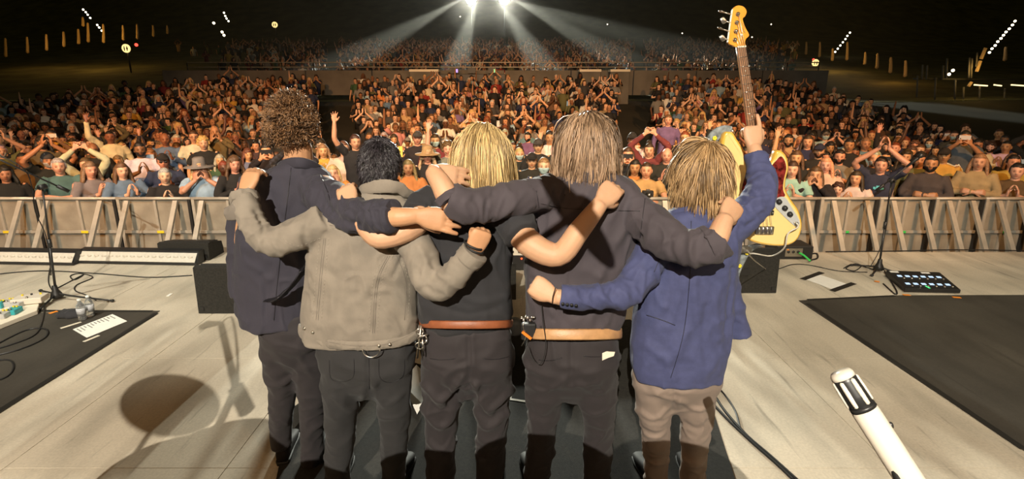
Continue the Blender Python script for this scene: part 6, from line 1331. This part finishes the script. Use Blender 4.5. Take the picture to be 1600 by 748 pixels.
def scatter(name, places, temps, label, seed):
    rs = np.random.RandomState(seed); VV, FL, FC, CC = [], [], [], []; off = 0
    sk = np.array(list(SKIN.values())); hr = np.array(list(HAIR.values())); tp = np.array(list(TOP.values())); tw = np.array(list(TW.values()), float); tw /= tw.sum()
    pre = []
    for parts in temps:
        V = np.concatenate([p[0] for p in parts]); T = np.concatenate([p[2] for p in parts]); K = np.concatenate([np.full(len(p[0]), p[3]) for p in parts]); fl = []; o = 0
        for p in parts: fl += [[i+o for i in q] for q in p[1]]; o += len(p[0])
        pre.append((V, T, K, np.concatenate(fl).astype(np.int32), np.array([len(q) for q in fl], np.int32)))
    for (x, y, z) in places:
        V, T, K, idx, cnt = pre[rs.randint(len(pre))]; s = rs.uniform(.93, 1.07); a = math.atan2(-y, -x)-PI/2+rs.normal()*.25; c, sn = math.cos(a), math.sin(a)
        q = V*s; VV.append(np.stack([q[:, 0]*c-q[:, 1]*sn+x, q[:, 0]*sn+q[:, 1]*c+y, q[:, 2]+z], 1)); FL.append(idx+off); FC.append(cnt); off += len(V)
        pal = np.stack([sk[rs.choice(5, p=[.22, .34, .26, .13, .05])], hr[rs.choice(7, p=hcw)], tp[rs.choice(len(tp), p=tw)]])*rs.uniform(.8, 1.2, (3, 1)); CC.append(pal[K.astype(int)]*T)
    V = np.concatenate(VV); L = np.concatenate(FL); Cn = np.concatenate(FC); me = bpy.data.meshes.new(name); me.vertices.add(len(V)); me.vertices.foreach_set('co', V.astype(np.float32).ravel()); me.loops.add(len(L)); me.loops.foreach_set('vertex_index', L)
    me.polygons.add(len(Cn)); me.polygons.foreach_set('loop_start', np.concatenate([[0], np.cumsum(Cn)[:-1]]).astype(np.int32)); me.update(calc_edges=True); me.polygons.foreach_set('use_smooth', [True]*len(Cn)); vcol(me, np.concatenate(CC))
    o = link(name, me, M['crowd_far']); tag(o, label, 'crowd', kind='stuff'); print(name, len(places), len(Cn)); return o
M['crowd_far'] = mat('crowd_far', (1, 1, 1), .75, attr='tint', spec=.2)
tm = [figure_template(p, h, .024, .6) for p, h in (('down', 'hair_short'), ('down', 'hair_long'), ('down', 'hair_crop'), ('clap', 'hair_long'), ('clap', 'hair_short'), ('clap', 'hair_wavy'), ('down', 'hair_bob'), ('clap', 'hair_crop'), ('down', 'hair_wavy'), ('down', None), ('phone', 'hair_long'), ('cup', 'hair_tousled'), ('crossed', 'hair_bob'), ('crossed', 'hair_short'), ('down', 'hair_tousled'), ('clap', 'hair_bob'), ('clap_high', 'hair_crop'), ('one_up', 'hair_short'), ('down', 'hair_short'), ('clap', None))]
scatter('distant_crowd', [(x, y, gz(x, y)) for x, y, _, _ in rest], tm, 'dense audience filling the floor behind the nearest rows', 4)
ts = [figure_template(p, h, .05, .5) for p, h in (('down', 'hair_short'), ('clap', 'hair_long'), ('clap_high', 'hair_crop'), ('arms_up', 'hair_short'), ('down', 'hair_long'), ('down', 'hair_tousled'), ('one_up', 'hair_short'))]
def gz2(y): return P(800, 104, 34)[2]-1.62+(y-34)*.150
pl2 = []
Y = 34.
while Y < 62:
    for x in np.arange(-Y*.62, Y*.62, .78):
        xx = x+random.uniform(-.2, .2); a = xx/Y
        if a < -.36 and random.random() < min(.9, (-.36-a)*5): continue
        if a > .40 and random.random() < min(1, (a-.40)*7): continue
        if abs(a+.335) < .014 or abs(a-.236) < .014 or random.random() < .12: continue
        pl2.append((xx, Y+random.uniform(-.2, .2), gz2(Y)))
    Y += 1.15
scatter('hillside_crowd', pl2, ts, 'small figures of the audience on the hillside behind the low wall', 5)
# ================================================================= surroundings
def terrain(name, rows, mt, label=None):
    """rows: (y, z); a wide strip of ground"""
    g = Geo(); n = len(rows); xs = np.concatenate([[-400, -250, -150, -100], np.linspace(-70, 70, 41), [100, 150, 250, 400]])
    V = [(x, y, z+.12*float(noise(np.array([x*.1, y*.1, 0.])))*(y > 28)) for y, z in rows for x in xs]; m = len(xs)
    g.add(V, [(i*m+k, i*m+k+1, (i+1)*m+k+1, (i+1)*m+k) for i in range(n-1) for k in range(m-1)]); o = obj(name, g, mt); return tag(o, kind='structure')
terrain('ground', [(6.3, -.66), (13.5, -.66)]+[(y, gz(0, y)-.01) for y in np.arange(14, 29.1, 1.)], M['ground'])
zw = gz(0, 28.5)
terrain('hillside', [(29.4, zw+.1), (33, gz2(34)-.2), (34, gz2(34)), (62, gz2(62)), (64, gz2(62)+.4), (80, gz2(62)+4), (110, gz2(62)+20), (150, gz2(62)+60)], M['grass'])
# low wall between the two seating areas, in separate sections
wallx = [-19, -15.2, -11.2, -7.6, -4.0, -.4, 3.2, 6.6, 10.0, 13.6, 17.2]
Wt = [('far left', 0), ('second from the left', 1)]
wz = P(800, 119, 29)[2]; wt = P(800, 110, 29)[2]
e = empty('low_wall', (0, 29, wz-1.0), 'low grey concrete wall dividing the audience floor from the hillside', 'wall')
for a, b_ in zip(wallx[:-1], wallx[1:]):
    g = Geo(); g.box(((a+b_)/2, 29, (wz-1.0+wt)/2), ((b_-a)/2-.03, .12, (wt-wz+1.0)/2)); flatobj('wall_panel', g, M['concrete'], e)
e = empty('guard_rail', (0, 29.6, wt), 'thin guard rail running along the top of the low wall', 'railing')
for k, x in enumerate(np.arange(-18, 17.3, 1.75)): g = Geo(); g.cyl((x, 29.6, wt-.6), (x, 29.6, wt+.45), .03, 6); obj('post', g, M['dark_metal'], e)
for z in (.45, .2): g = Geo(); g.cyl((-18, 29.6, wt+z), (17, 29.6, wt+z), .028, 6); obj('rail', g, M['steel'], e)
# mixing position: desks, screens and pale cases behind the audience
for px, w_, lb in ((664, .75, 'pale equipment case by the low wall, leftmost of the three'), (921, .55, 'pale equipment case by the low wall, middle of the three'), (967, .5, 'pale equipment case by the low wall, rightmost of the three')):
    c = P(px, 119, 28.3); e = empty('equipment_case', c-(0, 0, .9), lb, 'case', 'pale equipment cases'); g = Geo(); g.box(c-(0, 0, .60), (w_, .3, .85)); flatobj('case_body', g, M['concrete'], e, bevel=.02); g = Geo(); g.box(c+(0, 0, .28), (w_+.02, .32, .06)); flatobj('lid', g, M['cream'], e)
e = empty('mixing_desk', P(740, 116, 28.2)-(0, 0, .8), 'mixing desk with glowing screens at the back of the audience floor', 'desk')
g = Geo(); c = P(740, 117, 28.2); g.box(c-(0, 0, .65), (1.7, .5, .68)); flatobj('desk_body', g, M['black_plastic'], e, bevel=.02)
vio = mat('violet_screen', (.2, .15, .6), .4, emit=(.35, .25, 1), estr=1.6); gsc = mat('green_screen', (.1, .5, .2), .4, emit=(.15, .9, .3), estr=1.2)
for px, mt_ in ((711, vio), (737, M['black_plastic']), (769, gsc)):
    c = P(px, 110, 28.0); g = Geo(); g.box(c, (.20, .02, .14)); s_ = flatobj('screen', g, M['black_plastic'], e); g = Geo(); g.box(c+(.10, -.022, -.02), (.045, .004, .085)); flatobj('lit_window', g, mt_, s_)
# follow spots at the back: real lamps in housings on a mast, light coming towards the stage
for k, (px, lb) in enumerate(((736, 'glaring white follow spot at the top centre, left one'), (788, 'glaring white follow spot at the top centre, right one'))):
    c = P(px, -1, 52); e = empty('follow_spot', c, lb, 'spotlight', 'two follow spots'); g = Geo(); g.tube([c+(0, .15, 0), c+(0, .9, .1)], [.54, .50], 16, 1, cap=.2); obj('housing', g, M['dark_metal'], e)
    g = Geo(); g.cyl(c+(0, .10, 0), c+(0, .04, 0), .46, 20); obj('lens', g, mat('lamp_face', (1, 1, 1), .4, emit=(.97, 1, .88), estr=150), e)
    light('follow_spot_lamp', 'SPOT', c-(0, .15, 0), (-.3+.6*k, 2.2, 1.5), 105000, (.98, 1, .86), spot_size=math.radians(9), spot_blend=.6, shadow_soft_size=.30)
    g = Geo(); g.cyl(c+(0, .6, -.4), (c[0], c[1]+.6, gz2(53)), .07, 8); obj('mast', g, M['dark_metal'], e)
for px, tx in ((722, -9), (745, -2.5), (778, 2.0), (800, 7), (792, 13)):
    c = P(px, -2, 51.5); light('added_beam', 'SPOT', c, (tx*1.5, 30, 1.5), 95000, (.95, 1, .85), spot_size=math.radians(7), spot_blend=.5, shadow_soft_size=.12)  # extra spots beside the two follow spots, added to draw streaks in the haze
hz = bpy.data.materials.new('haze'); hz.use_nodes = True; N, L = nodes(hz); N.remove(N['Principled BSDF']); vs = N.new('ShaderNodeVolumeScatter'); vs.inputs['Density'].default_value = .0055; vs.inputs['Anisotropy'].default_value = .3; vs.inputs['Color'].default_value = (1, .95, .88, 1); L.new(vs.outputs[0], N['Material Output'].inputs['Volume'])
HAZE = 1
if HAZE:
    g = Geo(); a, b_ = P(640, 60, 44), P(900, -150, 44); g.box((0, 46, 12.5), (24, 16.5, 12.0)); o = flatobj('haze', g, hz); tag(o, 'thin stage haze hanging over the back of the audience', 'haze', kind='stuff')
# round restroom signs
yl = mat('lit_sign', (1, .75, .3), .5, emit=(1, .72, .28), estr=1.5)
for px, py, r, Yd, lb in ((196.5, 75.5, 6, 45, 'round lit restroom sign above the left audience'), (429, 38.5, 4, 60, 'small round lit restroom sign high left of centre'), (1274.5, 98, 5, 50, 'round lit restroom sign at the right of the hillside')):
    c = P(px, py, Yd); R_ = r/800*Yd*1.02; e = empty('restroom_sign', c, lb, 'sign', 'round restroom signs'); g = Geo(); g.cyl(c, c+(0, .08, 0), R_, 28); obj('disc', g, yl, e)
    for s in (-1, 1):
        g = Geo(); g.ball(c+np.array([s*R_*.33, -.02, R_*.38]), (R_*.13, .02, R_*.13), 10, 6); g.prism([c+np.array([s*R_*.33+dx*R_, -.03, dz*R_]) for dx, dz in ((-.12, .24), (.12, .24), (.24 if s > 0 else .14, -.16), (.10, -.16), (.10, -.58), (-.10, -.58), (-.10, -.16), (-.24 if s > 0 else -.14, -.16))], (0, .02, 0)); obj('figure', g, M['black_rubber'], e)
    g = Geo(); g.cyl(c+(0, .15, 0), (c[0], c[1]+.15, gz2(Yd) if Yd < 62 else c[2]-3), .06, 8); obj('pole', g, M['dark_metal'], e)
ORW = ['first', 'second', 'third', 'fourth', 'fifth', 'sixth', 'seventh', 'eighth', 'ninth', 'tenth', 'eleventh', 'twelfth']
def bulb(px, py, Yd, r, m_, lb, grp, cat='lamp'):
    c = P(px, py, Yd); g = Geo(); g.ball(c, r, 8, 6); tag(obj('lamp', g, m_, None, c), lb, cat, grp)
wl = mat('bulb', (1, .9, .7), .5, emit=(1, .85, .6), estr=5); rl = mat('red_bulb', (1, .05, .03), .5, emit=(1, .05, .03), estr=4)
bulb(213, 70, 45, .13, rl, 'red lamp right of the left restroom sign', None)
bulb(1271, 93, 50, .10, rl, 'tiny red lamp on the right restroom sign', None)
for k, (px, py) in enumerate(((130, 15), (134, 19), (137, 23), (141, 28), (152, 39), (155, 43), (159, 48))): bulb(px, py, 60, .10, wl, ORW[k]+' bulb from the top of the tiny string lights at the upper left', 'tiny string lights at the upper left')
for k, (px, py) in enumerate(((350, 20), (352, 25), (354, 29), (357, 33))): bulb(px, py, 60, .10, wl, ORW[k]+' bulb from the top of the short string above the tousled head', 'short string of lights')
for k, (px, py) in enumerate(((1305, 81), (1309, 76), (1313, 71), (1317, 66), (1321, 61), (1324, 56), (1328, 51))): bulb(px, py, 60, .10, wl, ORW[k]+' bulb from the bottom of the slanting string right of the bass', 'slanting string lights right of the bass')
for k, (px, py) in enumerate(((1546, 82), (1550, 76), (1555, 71), (1559, 65), (1564, 60), (1568, 55), (1572, 50), (1577, 45), (1582, 39), (1586, 33))): bulb(px, py, 40, .085, wl, ORW[k]+' bulb from the bottom of the slanting string at the upper right corner', 'slanting string lights at the upper right')
for px, py, lb in ((347, 50, 'upper'), (350, 55, 'lower'), (334, 36, 'left')): bulb(px, py, 60, .14, wl, lb+' lamp of the small cluster left of the tousled head', None)
for k, (px, py) in enumerate(((1205, 38), (1066, 52), (1175, 58), (1186, 88), (719, 26), (949, 38), (1489, 110), (1483, 116), (158, 101), (126, 73))): bulb(px, py, 70 if px < 1480 else 30, .08, wl, 'pinpoint lamp in the dark background, '+('just right of the headstock', 'left of the headstock', 'below right of the headstock', 'right of the bass neck', 'just below left of the follow spots', 'midway between follow spots and headstock', 'right one inside the pavilion', 'left one inside the pavilion', 'below the lit trunks, right one', 'below the lit trunks, left one')[k], 'scattered pinpoint lamps')
# lit trunks / posts on the dark slopes
M['post_wood'] = mat('pale_post', (.60, .42, .22), .8)
posts = [(8, 60, 88, 50), (42, 58, 82, 50), (72, 54, 78, 50), (99, 50, 72, 50), (122, 46, 68, 50), (129, 27, 40, 50), (137, 36, 65, 50), (161, 38, 66, 50), (192, 40, 62, 50), (214, 38, 60, 50), (239, 40, 56, 52), (261, 40, 52, 54), (1260, 66, 84, 55), (1281, 66, 88, 52), (1301, 76, 94, 48), (1324, 66, 93, 48), (1352, 82, 100, 46), (1371, 84, 106, 44), (1392, 90, 113, 42), (1415, 95, 119, 40), (1571, 74, 94, 40)]
for k, (px, y0, y1, Yd) in enumerate(posts):
    a, b_ = P(px, y0, Yd), P(px-.8 if px > 800 else px+.8, y1, Yd); g = Geo(); g.tube([b_, (a+b_)/2+np.array([.02, 0, 0]), a], [.13, .11, .08], 8, 3); tag(obj('tree_trunk', g, M['post_wood'], None, b_), ('lit bare trunk in the dark, '+(ORW[k]+' from the left in the upper left row' if px < 800 else ORW[k-12]+' from the left in the upper right row')), 'tree', ('lit trunks at the upper left', 'lit trunks at the upper right')[px > 800])
light('trunk_fill', 'POINT', P(140, 50, 47), (0, 0, 0), 260, (1, .55, .12), shadow_soft_size=.3); light('trunk_fill', 'POINT', P(60, 66, 48), (0, 0, 0), 60, (1, .55, .15), shadow_soft_size=.3)  # unseen point lights added to light the left trunks
light('trunk_fill', 'POINT', P(1310, 76, 45), (0, 0, 0), 150, (1, .55, .12), shadow_soft_size=.3); light('trunk_fill', 'POINT', P(1395, 96, 38), (0, 0, 0), 80, (1, .5, .12), shadow_soft_size=.3)  # unseen point lights added to light the right trunks
# dark pavilion at the right: slim columns, roof slab, strip lamps
pb = P(1520, 160, 30); e = empty('pavilion', (pb[0], pb[1], pb[2]), 'dark open pavilion with slim grey columns at the upper right', 'building')
for px, y0, y1 in ((1442, 101, 124), (1449, 102, 124), (1434, 118, 152), (1474, 102, 124), (1480, 91, 122), (1462, 121, 156), (1515, 90, 122), (1519, 91, 122), (1527, 82, 104), (1493, 124, 160), (1506, 136, 166), (1531, 134, 168), (1570, 138, 172)):
    a, b_ = P(px, y0, 30), P(px-1.5, y1, 30); g = Geo(); g.cyl(b_, a, .045, 8); obj('column', g, M['concrete'], e)
for y, t in ((123, .08), (168, .06)): a, b_ = P(1430, y, 30.3), P(1610, y+(2 if y == 123 else 10), 30.3); g = Geo(); g.beam(a, b_, .3, t*1.0, up=(0, 0, 1)); flatobj('slab', g, M['black_plastic'], e)
for x0, x1 in ((1522, 1543), (1553, 1565), (1580, 1602)): g = Geo(); g.cyl(P(x0, 132.5, 29.8), P(x1, 134, 29.8), .035, 8); obj('strip_lamp', g, mat('strip_lamp', (1, .8, .4), .5, emit=(1, .75, .35), estr=2.2), e)
for (x0, y0), (x1, y1) in (((1540, 75), (1533, 92)), ((1532, 95), (1526, 112)), ((1518, 128), (1513, 135))): g = Geo(); g.beam(P(x0, y0, 30), P(x1, y1, 30), .12, .10); flatobj('warm_beam', g, M['post_wood'], e)
light('pavilion_lamp', 'POINT', P(1528, 108, 29.3), (0, 0, 0), 45, (1, .6, .15), shadow_soft_size=.1)
# ---- drum riser beside the photographer: these stand just outside the frame and throw the shadows seen on the stage
def on_shadow(px, py, t): s = G(px, py); return s*(1-t)+np.array(KEY)*t
M['bronze'] = mat('bronze', (.55, .36, .10), .3, 1)
e = empty('cymbal', on_shadow(268, 628, .50), 'bronze cymbal on its stand beside the photographer, outside the frame', 'cymbal')
c = np.array(on_shadow(268, 628, .50)); tn = unit(np.array([.35, .2, 1.])); u = unit(np.cross(tn, [0, 1, 0])); v2 = np.cross(tn, u); g = Geo()
rr = .20; g.loft([(c+tn*z, u*r, v2*r) for r, z in ((rr, 0), (rr*.6, .012), (rr*.25, .02), (rr*.2, .035), (rr*.05, .045))], 36, .1); g.loft([(c-tn*.001, u*rr, v2*rr), (c-tn*.004, u*rr*.99, v2*rr*.99)], 36, .01); obj('bronze_disc', g, M['bronze'], e)
g = Geo(); g.cyl(c, on_shadow(200, 725, .44), .010, 8); g.cyl(on_shadow(200, 725, .44), (on_shadow(200, 725, .44)[0], on_shadow(200, 725, .44)[1], .02), .012, 8); obj('stand', g, M['dark_metal'], e)
a = on_shadow(318, 508, .42); b_ = on_shadow(345, 505, .42); c_ = on_shadow(372, 620, .42); d_ = on_shadow(386, 642, .42); f_ = on_shadow(366, 612, .42); h_ = on_shadow(330, 690, .42)
e = empty('boom_microphone', (h_[0], h_[1], .02), 'drum microphone on a boom beside the photographer, outside the frame', 'microphone'); g = Geo(); g.tube([a, (a+b_)/2, b_], [.030, .020, .012], 10, 2); obj('drum_mic', g, M['black_plastic'], e)
g = Geo(); g.cyl(b_, c_, .014, 8); g.cyl(c_-(c_-b_)*.1, d_, .026, 8); g.cyl(f_, h_, .016, 8); g.cyl(h_, (h_[0], h_[1], .02), .016, 8); obj('boom', g, M['dark_metal'], e)
g = Geo(); g.tube([b_, on_shadow(362, 496, .42), on_shadow(370, 540, .42), on_shadow(372, 600, .42)], .005, 6, 5); obj('cable', g, M['black_rubber'], e)
def toward(T, t): return np.array(T)*(1-t)+np.array(KEY)*t
def drum(T, t, r, h, lb):
    c = toward(T, t); e = empty('drum', c, lb, 'drum', 'drum kit outside the frame'); g = Geo(); g.cyl(c, c-(0, 0, h), r, 32); obj('shell', g, M['brown_leather'], e)
    for z in (.0, -h): g = Geo(); g.tube([c+np.array([r*1.02*math.cos(q), r*1.02*math.sin(q), z]) for q in np.linspace(0, 2*PI, 33)], .010, 6, 1); obj('hoop', g, M['metal'], e)
    g = Geo(); g.cyl(c-(0, 0, h), (c[0], c[1], .6), .02, 8); obj('stand', g, M['dark_metal'], e)
for T, t, r, h, lb in ((G(250, 745), .36, .20, .2, 'leftmost floor tom'), (G(345, 725), .37, .24, .24, 'rack tom second from the left'), (P(500, 790, 2.3), .38, .22, .22, 'rack tom third from the left'), (P(695, 782, 2.2), .37, .25, .24, 'rack tom in the middle'), (P(860, 758, 2.2), .37, .25, .24, 'rack tom fifth from the left'), (P(1060, 765, 2.2), .37, .24, .30, 'rightmost floor tom')):
    drum(T, t, r, h, lb+' of the kit behind the photographer, outside the frame')
def shadow_cymbal(T, t, rr, n0, lb):
    c = toward(T, t); e = empty('cymbal', c, lb, 'cymbal'); tn = unit(np.array(n0)); u = unit(np.cross(tn, [.2, 1, .1])); v2 = np.cross(tn, u); g = Geo()
    g.loft([(c-tn*.004, u*rr*.99, v2*rr*.99), (c, u*rr, v2*rr), (c+tn*.010, u*rr*.6, v2*rr*.6), (c+tn*.02, u*rr*.25, v2*rr*.25), (c+tn*.035, u*rr*.2, v2*rr*.2), (c+tn*.045, u*rr*.05, v2*rr*.05)], 36, .05); obj('bronze_disc', g, M['bronze'], e)
    g = Geo(); g.cyl(c, c+np.array([-.15, 0, -.10]), .010, 8); g.cyl(c+np.array([-.15, 0, -.09]), (c[0]-.15, c[1], .6), .010, 8); obj('stand', g, M['dark_metal'], e)
shadow_cymbal(P(900, 335, 1.9), .40, .135, (.92, .38, .52), 'steeply tilted unseen crash cymbal added to throw a shadow band on one back')  # unseen disc added and tilted so its shadow bands the tall person's back
#cym(P(1080, 395, 1.9), .40, .10, (.2, -.9, .5), 'small splash cymbal behind the photographer, outside the frame')
g = Geo(); g.box((0, -1.15, .30), (2.6, 1.5, .29)); tag(flatobj('drum_riser', g, M['black_carpet'], None, (0, -1.15, 0)), 'black carpeted riser the photographer stands on, outside the frame', 'riser')
